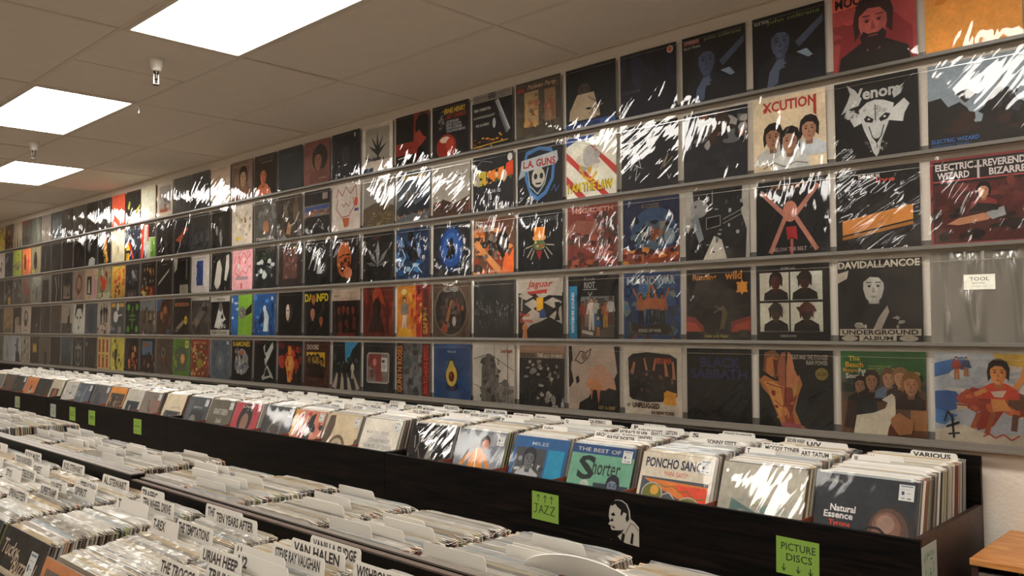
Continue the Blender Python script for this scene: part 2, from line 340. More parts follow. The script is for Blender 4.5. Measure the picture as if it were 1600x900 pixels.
# ------------------------------------------------------------------ cover designs (name | background ; drawing ...)
# each row runs from the right end of the wall to the left; some covers have glare painted into the print
ROW1 = '''orange sleeve with dark shape at its top|d9a050;p b8c060 0 100 18 100 12 90 0 82;p 3a3630 55 100 78 100 76 74 66 62 56 72;n 3 9 5 60 40 30 8 3 e6b060,c98a38
red sleeve with bearded man and black serif title|a84a4a;p d86a5a 0 100 100 100 100 84 0 80;n 5 22 5 35 60 45 9 8 c05a58,8a3438,b85050;p 8c3438 4 0 10 40 24 60 76 62 96 40 96 0;b 50 -4 2.9 b8645c 3a2220 26201e;p 2e1e1c 34 40 38 47 44 43 56 43 62 47 66 40 62 28 54 22 46 22 38 28;l 8c4848 1.6 44 40 56 40;T 4 82 92 13 1a1412 MOONDANCE
black sleeve with thoughtful man and pale green title|16171a;p 20242c 4 0 14 26 40 36 74 34 98 40 98 0;b 40 14 2.2 525c70 1a1c22 20242c;p 4a5468 60 56 98 84 98 74 66 48;p 5e687c 20 0 24 22 34 36 44 38 46 30 38 22 36 6;p 8c9ca8 62 42 76 44 84 34 78 32;l 5e687c 2.4 34 30 48 31;l 5e687c 2.4 32 25 46 26;t 22 86 72 7 7a8848 john coltrane;t 4 90 20 4 b8b8b0 BLUE TRAIN
black sleeve with thoughtful man and red stereo strip|16171a;p 20242c 4 0 14 26 40 36 74 34 98 40 98 0;b 40 14 2.2 4c5872 1a1c22 20242c;p 445068 60 56 98 84 98 74 66 48;p 5a6880 20 0 24 22 34 36 44 38 46 30 38 22 36 6;p 8494a4 62 42 76 44 84 34 78 32;l 5a6880 2.4 34 30 48 31;l 5a6880 2.4 32 25 46 26;r 3 88 26 7 8a4a40;t 5 89.5 22 4 d0b8a8 STEREO;t 36 88 58 6 8a8858 john coltrane;t 4 82 26 3.5 b8b8b0 BLUE TRAIN
deep blue sleeve with orange round sticker|1b1d2a;n 8 26 0 45 100 52 9 14 22263a,1a1a24,282b40,20222c;e 90 91 5.5 5.5 c8b8a8;e 90 91 3.6 3.6 c06a50;t 3 38 34 5 4a4c58 COLTRANE
black sleeve with trumpeter in cream shirt|141416;b 38 16 2.1 4a4038 16120f b0a088;p b0a088 8 30 24 56 58 56 66 26 60 14 20 14;n 4 8 42 20 30 24 6 5 2a2624,8a7a62,1a1816;l 8a8270 3 46 50 62 40;r 0 0 100 11 3a5a98;T 3 2 66 8 101020 CLIFFORD BROWN
brown sleeve with two framed picture panels|4c4439;n 9 20 0 0 100 90 12 9 57503f,443c33,5e5444;r 20 22 32 60 a08a64;n 2 16 22 24 26 54 6 7 8a4a34,b8955c,70604a,96684a;r 66 26 24 54 8c6e52;n 6 12 68 28 18 48 5 7 8a5a40,a08060;r 4 84 16 6 a03830;I 28 84 64 9 c8a888 Parisian Party
black sleeve with slanting silver saxophone|17161a;r 0 86 100 14 b8b0a4;V 99 87 12 96 232320 IIIHIHIIHI;l 9a9a9a 8 62 84 92 26;l 6c6c70 5 70 60 88 22;l c8c8c8 2 66 84 94 28;e 56 44 4 9 b0b0b0;t 6 70 42 5 d0ccc0 BEN WEBSTER;t 4 56 54 5 d0ccc0 ILLINOIS JACQUET;t 10 42 34 5 d0ccc0 IKE QUEBEC;n 3 26 0 4 80 20 5 2 b8742c,c8a83c,7a3020,40302a;l c8b040 1.5 2 6 90 10
black sleeve with red glass ball|1d1c1e;T 34 82 58 10 d8b850 ERNIE HENRY;T 38 72 56 8 a83a2c LAST CHORUS;t 40 64 34 5 b8b8b8 LEE MORGAN;t 40 58 40 5 b8b8b8 BENNY GOLSON;t 40 52 42 5 b8b8b8 KENNY DORHAM;t 40 46 52 5 b8b8b8 THELONIOUS MONK;n 5 14 18 50 14 40 3 4 5a5854,3a3a3c,807c74;e 40 20 28 24 8e2c20;e 36 34 14 6 c8b0a0;e 50 22 11 14 a8442c;p 1d1c1e 0 0 100 0 100 2 0 2
black and red sleeve with profile in dark hat|141414;r 55 0 45 100 8a3428;r 0 22 60 24 8e3428;e 82 72 22 26 141414;p 141414 62 0 100 0 100 60 84 44 66 28;p 9a3c2c 60 60 72 66 84 52 94 48 76 34 66 42;r 0 0 60 20 1e1e1e;l b8b8b0 2 8 16 52 20;t 10 32 40 4 401a18 TENOR
white bordered sleeve with spiky desert plant|c8c0b4;r 10 24 80 68 9c968a;p 2c2c2c 50 34 20 58 44 48 30 76 48 54 50 86 54 54 70 76 58 48 82 58 56 36 54 26 46 26;n 4 10 14 25 70 8 6 4 4a4846,3c3a38;r 3 3 34 8 2e3c66
near black sleeve with faint standing man|1c1e24;b 50 0 2.6 33363c 1a1a1e 2a2d34;e 84 90 3 5 a8a8a8
brown red sleeve with round haired man|7a4c44;n 7 16 0 0 100 100 14 14 84544a,6c443c,7e5850;e 62 60 30 30 231d1b;b 56 6 2.3 8e6250 231d1b 6a443c;t 60 12 30 4 b09080 SINGS
dark teal sleeve with faint lettering|252a2e;r 6 8 88 84 2b3136;t 20 80 34 4 5c6468 LIVE;t 20 74 24 3 5c6468 TODAY
black sleeve with man in orange light|211c1a;t 10 88 80 5 8a7264 A NIGHT OF SONG;t 30 80 56 4 a88c78 IN CONCERT;b 42 0 2.3 a86844 2a1a14 a86038;n 4 5 70 14 24 50 6 10 2e2622,262020
brown sleeve with woman in black hair|6e5a4c;n 5 14 0 0 100 100 14 16 7a6454,645044,80685a;b 56 4 2.5 a88a70 1e1a18 7a5c4c;t 10 86 80 4 a89684 BALLADS
pale sleeve with pencil sketch|b4a594;l 7e7266 1.5 20 60 40 80 60 50 80 76 70 40 40 52;l 7e7266 1.5 30 30 60 44 76 26
slate sleeve with faint curved line|4c5052;l 5c5e5c 2 20 80 40 50 60 84;n 3 9 0 0 100 100 14 12 565a5c,44484a
slate sleeve with mottled surface|55585a;n 4 8 0 0 100 100 14 12 5e6062,484c4e
cream sleeve with orange figure below grey art|b4ab9e;r 12 16 76 74 8c8882;n 6 14 14 18 70 66 8 10 706c68,a8a4a0,8c5c48,585654;r 20 14 50 10 8e5436
plain cream sleeve with thin edge line|b6ac9e;r 8 10 80 74 beb4a6
black sleeve with yellow diagonal stripes|1e1c1a;p c8a840 0 0 10 0 100 46 100 56;p b8963a 22 0 34 0 100 34 100 40;p 98a048 8 50 20 44 30 66 20 72
bright red orange sleeve with black scrawl|e0563c;l 3a1a18 3 30 40 38 52 44 40 52 50;l 3a1a18 3 58 44 70 54 80 42 86 56;l 3a1a18 2 34 34 84 38
charcoal sleeve with pale ragged right edge|34322f;n 4 20 20 0 80 100 9 12 45423e,2a2826,5c5852;n 6 8 86 0 12 100 4 8 a8a094,8c847a
charcoal brown sleeve with dim figures|33302c;n 8 16 0 0 100 100 10 14 3c3833,2a2725,4c443c
grey sleeve with blotchy lower part|55534e;n 8 10 0 30 100 70 14 14 5c5a55,4c4a46
dark sleeve with brown square at its top|33312e;r 20 60 40 34 463c36;n 5 8 0 0 100 60 14 10 3a3834,45433e
grey blue sleeve with dark band on top|454a4c;r 0 74 100 26 33383c;n 5 8 0 0 100 70 14 10 505556,3c4042
warm grey sleeve with soft pale stain|666058;n 2 8 0 0 100 100 16 16 6e685f,5c564f
dim green grey sleeve with diagonal light|4c4c45;p 66665e 40 100 70 100 90 20 70 0;n 3 6 0 0 100 100 14 14 45453f,54544c
dark grey sleeve with red top corner|403d38;p 6a3a32 0 100 70 100 50 80 0 84;n 3 8 0 0 100 80 12 14 4a4742,383632
beige sleeve with black pointed marks|8c8272;p 26221e 10 0 24 0 20 46;p 26221e 40 0 58 0 50 60;p 26221e 74 0 90 0 86 40
dark sleeve with red and yellow leaves|3c342a;n 5 22 0 0 100 100 12 12 8a7a34,7a3c2a,4c4430,5c2c24
yellow sleeve with red foliage|8a7c34;n 7 22 0 0 100 100 12 12 8a3c2c,9a8c44,5c4430,a8a050'''
ROW2 = '''pale blue and black sleeve with cloaked crowd|8c969c;p 26241f 0 0 0 58 14 60 22 48 34 52 42 44 50 26 56 24 62 50 72 62 84 60 92 46 100 40 100 0;n 3 22 0 0 96 40 10 8 2a2320,231f1d,38261f;p 3a342e 30 62 42 66 52 58 40 50;e 76 66 4 5 8a8884;n 6 9 74 30 22 30 4 6 3a3c40,2c2a2a;t 4 7 50 4.5 4a78b8 ELECTRIC WIZARD;t 4 2 40 3 4a6898 WITCHCULT TODAY
black sleeve with silver horned goat emblem|1b1a19;p b0b0ac 16 96 26 88 34 76 30 68 20 66 8 60 16 74 20 84;p b0b0ac 96 96 86 88 80 74 72 70 70 78 84 86;T 22 74 58 15 b4b4b0 Venom;p b8b8b4 32 50 30 62 40 70 50 72 60 70 72 64 70 52 66 44 62 34 56 20 53 6 50 2 46 8 42 22 36 36;p b8b8b4 32 56 16 66 12 56 20 50 24 42 34 46;p b8b8b4 68 56 84 68 90 60 84 50 82 40 66 44;p 1b1a19 36 50 40 54 48 48 46 44 38 46;p 1b1a19 54 48 62 54 68 52 64 46 56 44;e 42 49 1.5 1.2 c0c0bc;e 61 49.5 1.5 1.2 c0c0bc;l 1b1a19 1.2 50 66 50 46;l 1b1a19 1.2 42 40 46 26 51 22 56 26 60 40;p 1b1a19 47 24 55 24 51 18;l 1b1a19 1 51 18 51 12;n 4 14 38 8 24 14 2 3 8c8c88,a0a09c,4c4c4a;n 6 10 36 54 30 14 3 2 9c9c98,7c7c78;n 7 8 14 50 14 12 2 3 1b1a19,8c8c88
cream sleeve with red jagged title and dark haired trio|d2c4aa;T 14 80 74 14 a83c34 XCUTION;p a83c34 14 84 22 92 20 80;p a83c34 84 94 88 90 88 66 84 70;b 28 10 1.7 a07860 241c1a b8b8b4;b 78 16 1.6 b08870 241c1a b8bcc0;b 52 2 1.7 b08870 241c1a c8c8c4;l 6c6258 1.2 14 6 30 12 44 5 60 10 76 6
black sleeve with brown and grey smoke|2b2e33;n 5 22 20 50 76 44 12 9 8a5a44,6c6c6c,a8a4a0,3a3430;n 6 8 10 6 80 40 14 8 33363a,26282c;p 4a382e 56 100 74 100 50 56 40 60
black sleeve with silver scribbled signatures|23262b;l b8b8b8 1.3 12 44 24 64 16 30 30 56 36 34 24 40;l b8b8b8 1.2 14 20 30 40 26 16 40 34;l a89878 1.2 70 26 84 50 76 30 92 44;l b8b8b8 1 72 14 80 26 86 12 92 24;n 5 8 0 0 100 30 14 7 2a2a30,1c1e22
white sleeve with red stripes and yellow title|d8d4c8;p b84840 0 78 0 66 74 0 88 0;p b84840 30 84 44 84 100 30 100 44 52 84;p b84840 0 40 0 26 26 0 42 0;p 3a5a98 0 100 60 100 40 92 20 94 0 86;n 6 16 24 40 44 50 7 7 a8a4a0,c8c4b8,c8a048,8c8c90;l c8a838 4 28 54 36 34 50 28 62 40;e 46 66 12 18 b4b0ac;T 3 10 90 16 201c18 I AM THE LAW;T 4 11 90 15 d8c030 I AM THE LAW
black sleeve with blue shield and pale skull|1c1e22;p 4a7aa8 14 74 20 92 50 98 78 92 86 74 82 40 66 16 46 6 28 18 18 44;p 1e222a 20 74 24 86 50 92 74 86 80 74 76 42 62 22 46 14 32 24 24 44;l a8b8c0 2 24 60 28 34 46 18 62 34 70 60;e 48 46 15 17 b8b4a8;e 42 48 4 5 1c1e22;e 55 48 4 5 1c1e22;r 42 34 12 3 1c1e22;p b0b4b4 8 62 10 78 90 86 92 70 86 64 14 58;p 98a0a4 8 62 2 46 18 52 18 60;T 14 64 72 13 a02c28 L.A. GUNS;l 4a6a98 1.5 76 20 84 30 86 18 94 28
black sleeve with bright cartoon band|2b2d31;p b8a83c 6 60 14 74 34 72 34 48 12 46;p d8863c 34 50 36 70 78 76 76 54;p c8502c 78 56 84 80 100 84 100 58;e 78 60 7 10 c8c0b4;e 12 56 7 9 a8a098;n 4 16 4 46 92 30 4 5 4a6a3c,c8c0a8,262626,d8a040;e 93 90 6 7 c8c8c4;t 40 32 30 6 c8c8c8 BLINK 182;l 8c8c8c 1 6 80 24 92 50 86
pale grey sleeve fading to brown ground|a09a90;p 4c3a30 0 0 0 26 30 34 60 24 100 36 100 0;n 4 20 10 2 90 28 7 5 5c4034,3c2e28,7c4a38;l 3a3632 1.4 60 82 70 74 84 80
blue sleeve with gold title over gravel|5a646c;p 2a3038 0 26 30 44 60 34 100 50 100 18 0 14;n 7 44 0 0 100 22 4 3 8a6a52,a88868,5c4838,6c5444;T 16 84 70 9 c8a038 GUNS N ROSES;l b8a068 1.5 30 44 40 70 48 44;l 4a6a98 2 30 60 44 70
grey sleeve with straw field below|8c8880;p 5c5040 0 40 40 50 100 40 100 0 0 0;n 6 26 0 0 100 40 9 3 7a6a48,6a5c3c,8a7c54,504634
white sleeve with red jester line drawing|b8b0a8;l 8c3c34 2 14 74 20 92 36 76 50 94 66 78 84 96 88 72;l 8c3c34 2 20 70 14 50 34 30 60 32 80 52 74 70;l 8c3c34 1.6 34 60 42 52 50 60 60 52 66 62;p a8643c 36 28 44 8 60 10 62 28;e 86 60 6 10 b84c34;r 80 40 14 6 3c4c7c
black sleeve with painted landscape strip|1e1d1d;r 0 42 100 26 6c6a68;p 3c4c78 0 54 100 58 100 66 0 64;n 5 18 2 42 94 14 9 3 8c4c30,a07048,6c3428,54546c;r 72 78 20 14 8c7c74
brown sleeve with forest and pointing hand|3c342c;n 6 30 0 10 100 80 7 14 4c4034,2c2824,5c5040,34382c;p 8a6c50 36 14 46 40 60 26 52 10;r 66 40 24 40 5a4a3a
grey sleeve with cluster of faces|4c4a46;n 5 14 8 40 84 50 12 10 5c5a56,3c3a38,6c6a64;e 34 50 15 18 5c5a56;e 70 54 15 18 58544e;e 54 36 14 16 8a644a;r 4 4 92 9 2e2c2a;T 8 5 84 7 a8a49c STEAMROLLER
white sleeve with line cartoon band|b0a89c;n 5 26 10 14 80 70 6 8 8c8478,c0b8ac,6c665e,a89c7c;r 20 14 26 6 b8a840;l 6c665e 1.4 20 80 50 60 80 84
dark sleeve with white upright streaks|232323;n 5 12 30 20 34 60 5 18 5c5c5a,8c8c8a,343434;l 8c8c88 5 52 6 60 30
dark grey sleeve with faint row of people|383a3b;n 5 14 0 20 100 30 8 12 45474a,303234,54565a;l 6c6e70 1.5 4 22 96 30
dark blue sleeve with orange claw shape|2c2f35;n 4 10 0 10 100 80 14 10 363a40,24272c;p a85c3c 10 40 40 52 70 74 90 66 60 50 40 30;n 7 8 30 50 50 20 5 4 8a4a3a,6c4a3c
black sleeve with narrow light streak|262424;n 4 12 10 6 70 60 6 14 343230,44403c,1e1c1c;l 8c8880 2 34 20 28 40;p 403c38 50 0 60 50 74 30 76 0
white and red sleeve with green side strip|a8a49c;p b83c30 0 100 24 100 14 0 0 0;r 46 50 8 50 b83c30;p 2c2a28 54 100 100 100 100 60 54 62;r 66 0 34 58 6c9840;V 82 6 40 6 20301c RADIO ONE;p 1e1c1c 14 0 40 0 44 40 24 30;p e0e0dc 24 30 44 40 60 40 30 0
dark blue sleeve with yellow block and red bar|282d38;r 4 32 26 26 c8a838;r 4 2 24 22 b8902c;p a83c34 10 68 22 72 62 8 52 4;p a8b0b4 30 84 44 70 60 62 68 40 50 44 36 60;n 4 8 10 50 70 40 6 7 3c4c6c,6c7480
cream sleeve with soft vertical smudge|b4a894;n 4 12 30 20 34 60 6 14 a8967c,9c8a74,bcae98
black sleeve with golden dancer|211d1b;e 60 78 13 10 b8763c;p c8843c 46 66 60 74 74 60 66 44 84 12 66 2 58 30 42 38;n 3 8 44 10 34 60 4 6 a85c2c,d8a050;l d8d0c8 3 16 60 34 84
black sleeve with round head and white lap|262626;p c8c4bc 22 0 34 24 60 30 84 22 80 0;e 32 66 14 20 6c6c6a;e 30 66 7 12 8c8c8a;r 0 90 100 10 6c6c68
black sleeve with small crouched shape|221f1e;p 4c443c 24 20 36 60 50 70 44 30;n 4 8 20 20 50 50 6 9 2e2a28,3c3632
near black brown sleeve|2c2623;n 6 12 0 0 100 100 12 12 322c28,26211f
near black sleeve with dim smear|24211f;n 6 10 0 0 100 100 12 12 2c2826,1e1c1b;l 3c3835 2 20 20 50 60 80 70
near black sleeve with thin grey upright|1f1d1c;l 4c4a46 4 40 10 46 80;n 3 6 50 10 40 70 9 12 282523,1a1817
beige green sleeve with black hooded shape|6c6450;e 44 50 20 34 28241f;r 0 0 30 16 8a8440;n 3 6 60 10 36 30 7 5 7c7c40,5c5444
orange sleeve with maroon figure|b0643c;n 5 14 0 0 100 100 12 12 b86c44,a85834,bc7850;e 34 50 13 32 5c2c24;n 4 6 70 40 26 50 6 9 b84438,9c3c30
yellow green sleeve with grey animal|8a9044;r 0 0 100 20 8c9848;n 5 16 6 24 84 34 12 7 6c6458,544c40,7c7464;l 4c5038 3 50 86 80 80 70 66
dark slate sleeve with pale fold|282d30;p 5c6468 0 70 30 86 50 80 20 56;n 4 10 0 0 100 60 12 8 2e3436,3a4044
pale sleeve with black cross shape|8c847a;n 4 10 10 20 70 50 8 12 2c2824,443e38,6c645a'''
ROW3 = '''red framed sleeve with dark room scene and white titles|7c3434;r 3 3 94 94 26201e;r 3 73 94 1.5 a84a4c;r 4 4 92 66 4c2420;n 3 26 4 40 90 30 9 7 5c2c28,6c342c,44201c,582824;n 6 18 4 6 90 34 10 7 1e1616,261c1a,30201c;T 6 86 40 8 c8c0bc ELECTRIC;T 8 76 34 8 c8c0bc WIZARD;T 56 86 42 8 c8c0bc REVEREND;T 62 76 36 8 c8c0bc BIZARRE;r 50 74 2.4 20 b8b0ac;r 47 86 8 2.4 b8b0ac;b 56 40 0.9 b88864 181212 7c3430;p a87a5c 18 24 30 30 56 34 66 30 60 26 30 22;p 8c8c8c 58 34 76 40 78 30 64 26;p 241a1a 40 36 70 36 72 42 50 46
black sleeve with small white lettering and amber stripe|1c1a1a;T 28 88 26 5 c8c4bc THE ALBUM;t 50 82 22 6 b84438 live;p b8803c 8 20 92 34 92 52 8 38;p 98682c 8 14 92 28 92 32 8 18
black sleeve with crossed pink beams and red centre|1c1f22;l b07c6c 6 8 86 42 52 20 4;l b07c6c 6 86 90 54 52 84 6;e 48 58 10 14 b8806c;p a83038 42 38 56 38 58 20 50 24 44 20;l b06a5c 4 50 22 50 2;t 24 6 46 5 b8a49c BELOW THE BELT;T 22 88 48 6 8a5a34 PLANET
grey collage sleeve of hands and guitar|26282a;r 0 0 100 100 2b2c2d;p b0aca4 0 100 12 100 16 60 4 40 0 50;p b0aca4 90 100 100 100 100 0 94 0 96 40 88 64;e 22 74 15 13 9c9c9a;p 8c9296 8 60 20 66 30 30 22 26;p c8c4b8 28 0 66 0 58 28 46 34;r 34 44 22 18 1c1c1c;l a8a8a4 1 34 44 56 48 56 62 34 60 34 44;n 7 30 10 10 80 80 3 3 8c9498,b0b4b4,4c5054,181818;l a8a8a4 0.8 60 50 90 62;l a8a8a4 0.8 60 56 90 68;l c0c0bc 0.8 44 98 44 80
midnight blue sleeve with pale moon over fiery ground|28304c;e 56 46 40 40 3c5674;e 56 40 30 28 4a6478;n 4 30 20 30 60 40 7 6 2c3844,5c6c78,1e262e,8c8478;p 8c4a34 0 0 0 18 30 24 60 20 100 26 100 0;n 8 26 0 2 100 20 8 5 a85c30,c88a3c,6c2c24,3c2824;e 84 40 9 12 8c98a0;T 34 84 32 7 6c5c50 MOONRISE;n 3 8 50 40 20 20 6 5 a8663c,7c4a34
brick red sleeve with stormy city|7c4038;n 6 40 0 0 100 80 14 9 8c4a40,6c4438,54443c,a05a48,5c3430;n 3 16 64 40 34 50 6 9 4c3c34,5c4a40;p 8c5a4c 0 66 20 78 60 72 76 56 50 52 20 58 0 50;T 10 88 82 8 b8806c MEGADETH;n 9 16 10 0 80 14 9 4 3c2824,a85c40
black sleeve with flaming crest creature|1d2022;T 6 82 84 9 4c5254 MOTORHAWK;p d8903c 36 74 62 74 60 56 38 56;e 49 56 15 6 d8a060;e 49 44 14 9 6c7454;p 982c28 42 34 56 34 50 18;l a8a090 2 34 44 18 40;l a8a090 2 34 40 22 24;l a8a090 2 64 44 82 42;l a8a090 2 64 40 78 26;l a8a090 2 38 36 30 20;l a8a090 2 60 36 70 20;n 3 10 40 38 18 14 3 2 b84c2c,c8b868,4c6c44
orange sleeve with hot rod engine in flames|6c4a38;n 4 40 0 0 100 80 11 8 b86434,8c4428,c88848,4c3c34,3c302c;p c89058 0 56 10 62 70 10 60 2;p d8743c 70 0 80 40 90 30 100 46 100 0;n 8 22 30 30 46 36 7 6 3c3a38,6c6864,262422,8a7a6c;e 74 54 15 20 201e1c;e 74 54 7 10 6c6058;I 4 76 50 17 c0b8ac Darkness;t 4 92 20 5 c0b8ac The;t 40 4 50 3 c8b8a0 PERMISSION TO LAND
black sleeve with blue oval and dark rider|26292c;e 50 52 36 44 1c3454;e 50 54 29 36 24508c;e 50 55 22 28 2c609c;p 14181c 42 34 40 46 46 58 44 66 50 74 56 70 56 58 62 54 60 38 52 42 50 30 46 40;n 4 8 40 30 22 30 4 4 14181c,101418
blue sleeve with swirling water figures|24405e;r 66 0 34 100 203450;n 6 34 0 0 80 100 10 8 2c5888,4c7ca8,1c2c40,8cb0c8;e 46 84 9 11 161c24;p 1a2028 30 60 60 74 70 40 50 30;l b8c8d0 2 10 20 30 44 20 60;l b8c8d0 2 40 10 60 30 80 12
black sleeve with pale leaf emblem|212121;n 4 9 0 0 100 100 14 12 282828,1b1b1b;p 8c8c88 48 30 44 60 50 84 56 60 52 30;p 7c7c78 48 34 30 46 16 66 36 54;p 7c7c78 52 34 70 46 84 66 64 54;p 6c6c68 48 32 26 32 12 40 30 40;p 6c6c68 52 32 74 32 88 40 70 40;p 4c2c28 30 92 60 92 56 86 34 86
dark sleeve with glowing orange face|211d1c;e 44 52 26 38 a86238;e 40 66 18 20 b87040;n 5 14 26 20 40 44 6 5 8a4428,c88858,5c2c20;l 2a1a14 3 26 56 44 62;l 2a1a14 3 50 62 62 60;e 60 22 14 12 b87858;l 2a1a14 4 34 36 50 34
black sleeve with white slanted figure one|1f2020;p a8a8a4 36 32 42 34 60 78 52 70;p a8a8a4 48 26 70 26 72 34 66 34 64 60 56 60;p a8a8a4 14 36 20 40 40 72 46 82 44 86 36 76
brown sleeve with small blurred portrait|332c2a;r 20 20 60 66 5a4038;n 5 16 22 22 54 60 7 6 7a4a40,6c5450,8c6c60,3c3434;n 2 6 26 84 44 10 5 3 8c3c34,a8a040
black sleeve with green title and white splash|222423;n 5 12 10 70 60 16 5 4 4c7038,3a5034,2c302c;n 8 18 6 26 80 40 10 9 a8aca8,6c706c,34383a
pink sleeve with red line portrait|c8989a;l b04c4c 2.4 10 70 24 92 40 74 56 94 76 76 90 90;l b04c4c 2.4 20 64 14 44 36 34 50 50 70 40 86 60;n 5 14 10 30 80 60 5 6 d8c8c0,b86460;r 20 26 60 8 8c8488;r 44 4 8 14 a84c54
black sleeve with white bird shapes|222222;p b0aca4 16 20 30 76 44 84 56 60 50 20 34 6;p b0aca4 70 30 78 92 92 94 94 60 80 26;n 4 6 10 4 80 20 5 5 3a3a3a,8c8884
white sleeve with blue upright block|b0aca8;r 30 20 36 66 2e4474;n 4 8 32 24 30 54 6 7 3c5484,24345c;t 10 90 70 4 8c8884 SESSIONS
black sleeve with white striped lower band|1c1c1c;p a8a49c 0 100 24 100 20 72 6 60;r 74 40 10 56 5c5c58;r 40 0 50 26 9c988c;l 1c1c1c 2 52 0 56 26;l 1c1c1c 2 62 0 66 26;l 1c1c1c 2 72 0 76 26
brown black sleeve with slanting white bar|2c2826;p b4aea4 10 28 16 38 84 76 78 66;t 30 86 40 4 8a8278 NUMBER;n 4 6 10 0 80 20 10 6 36302c,3c3632
dark sleeve with row of candle flames|261e1c;n 5 8 10 60 80 20 3 10 d8a060,b86c3c;r 0 0 100 30 5c2c20;n 7 14 6 0 80 26 6 7 d88c3c,c85c2c,e0b868;n 8 8 10 30 80 24 5 8 8c8480,6c5c54
black sleeve with grey arm and red smear|28282a;n 5 10 10 40 70 40 7 12 3a3c40,4c4c50,5c5c5e;p 8c8c90 40 76 54 84 74 60 60 56;r 10 0 70 22 4c4440;n 3 8 20 2 60 20 8 5 8a4c3c,6c6c70
orange yellow sleeve with red outlined figures|d09848;n 5 22 0 10 100 80 9 8 d8a850,c88a3c,b84c34;l b83c30 3 20 80 60 90 70 60 30 54 20 80;n 9 18 30 0 66 40 6 7 5c2c24,8a4434,c8783c
cream sleeve with green and scarlet shapes|8a8c6c;n 5 14 0 30 100 70 9 12 4c6c3c,a84438,6c3434,c8c4a8;e 46 46 18 22 c84434;r 0 0 100 20 a8a890;n 7 6 0 0 60 26 8 8 2c5c34,4c4c5c
pale pink sleeve with black framed white figure|b09a84;r 66 4 30 92 b09098;n 2 5 70 70 26 20 8 7 8a9454,a8a068;r 14 18 40 60 1c1c1e;e 32 60 5 8 a8a49c;p a8a49c 22 22 44 22 40 54 26 54
dusty pink sleeve with dark red ornament|8c7c70;n 4 12 0 0 100 100 12 12 94847a,847468;e 50 56 28 34 6c3c34;e 50 56 19 24 8c7c70;n 3 8 34 20 30 40 5 5 7c4c40,5c3830
dark sleeve with beige label below|262422;r 14 14 66 44 6c6458;r 14 10 66 6 8a7c6c;n 5 12 14 50 70 40 8 7 2c3040,34343c,201e1c;e 60 22 7 8 201e1c
black sleeve with grey torn strips|2a2826;l 8c8880 6 40 90 56 40 50 4;l 6c6860 5 70 90 76 50;n 4 8 10 10 80 80 7 14 34322e,201e1c
grey edged sleeve with black panel|5c5850;r 14 0 66 84 262422;n 3 6 16 6 60 70 10 14 302e2c,3a3836
light grey sleeve with misty figure|7c7c76;n 4 12 0 0 100 100 10 16 6c6c66,8c8c88,5c5c56;e 60 36 16 26 64625c
grey sleeve with faded red cross|6c6258;p 8a4c44 10 90 34 92 40 60 70 58 84 40 50 34 30 60;n 3 6 0 0 90 30 12 7 746a60,5c544c
grey sleeve with white upright scratches|4c4a45;n 4 18 16 10 70 80 4 16 8c8880,34322e,a8a49a
dark sleeve with bright yellow lower corner|2e2a28;n 4 16 10 10 80 80 7 12 5c5448,8a8278,3c3430,7c4c3c;r 50 4 30 26 a89038;r 60 8 16 10 b83c2c
black brown sleeve with dim glow|241f1d;n 4 12 0 0 100 100 10 14 2c2725,342e2a'''
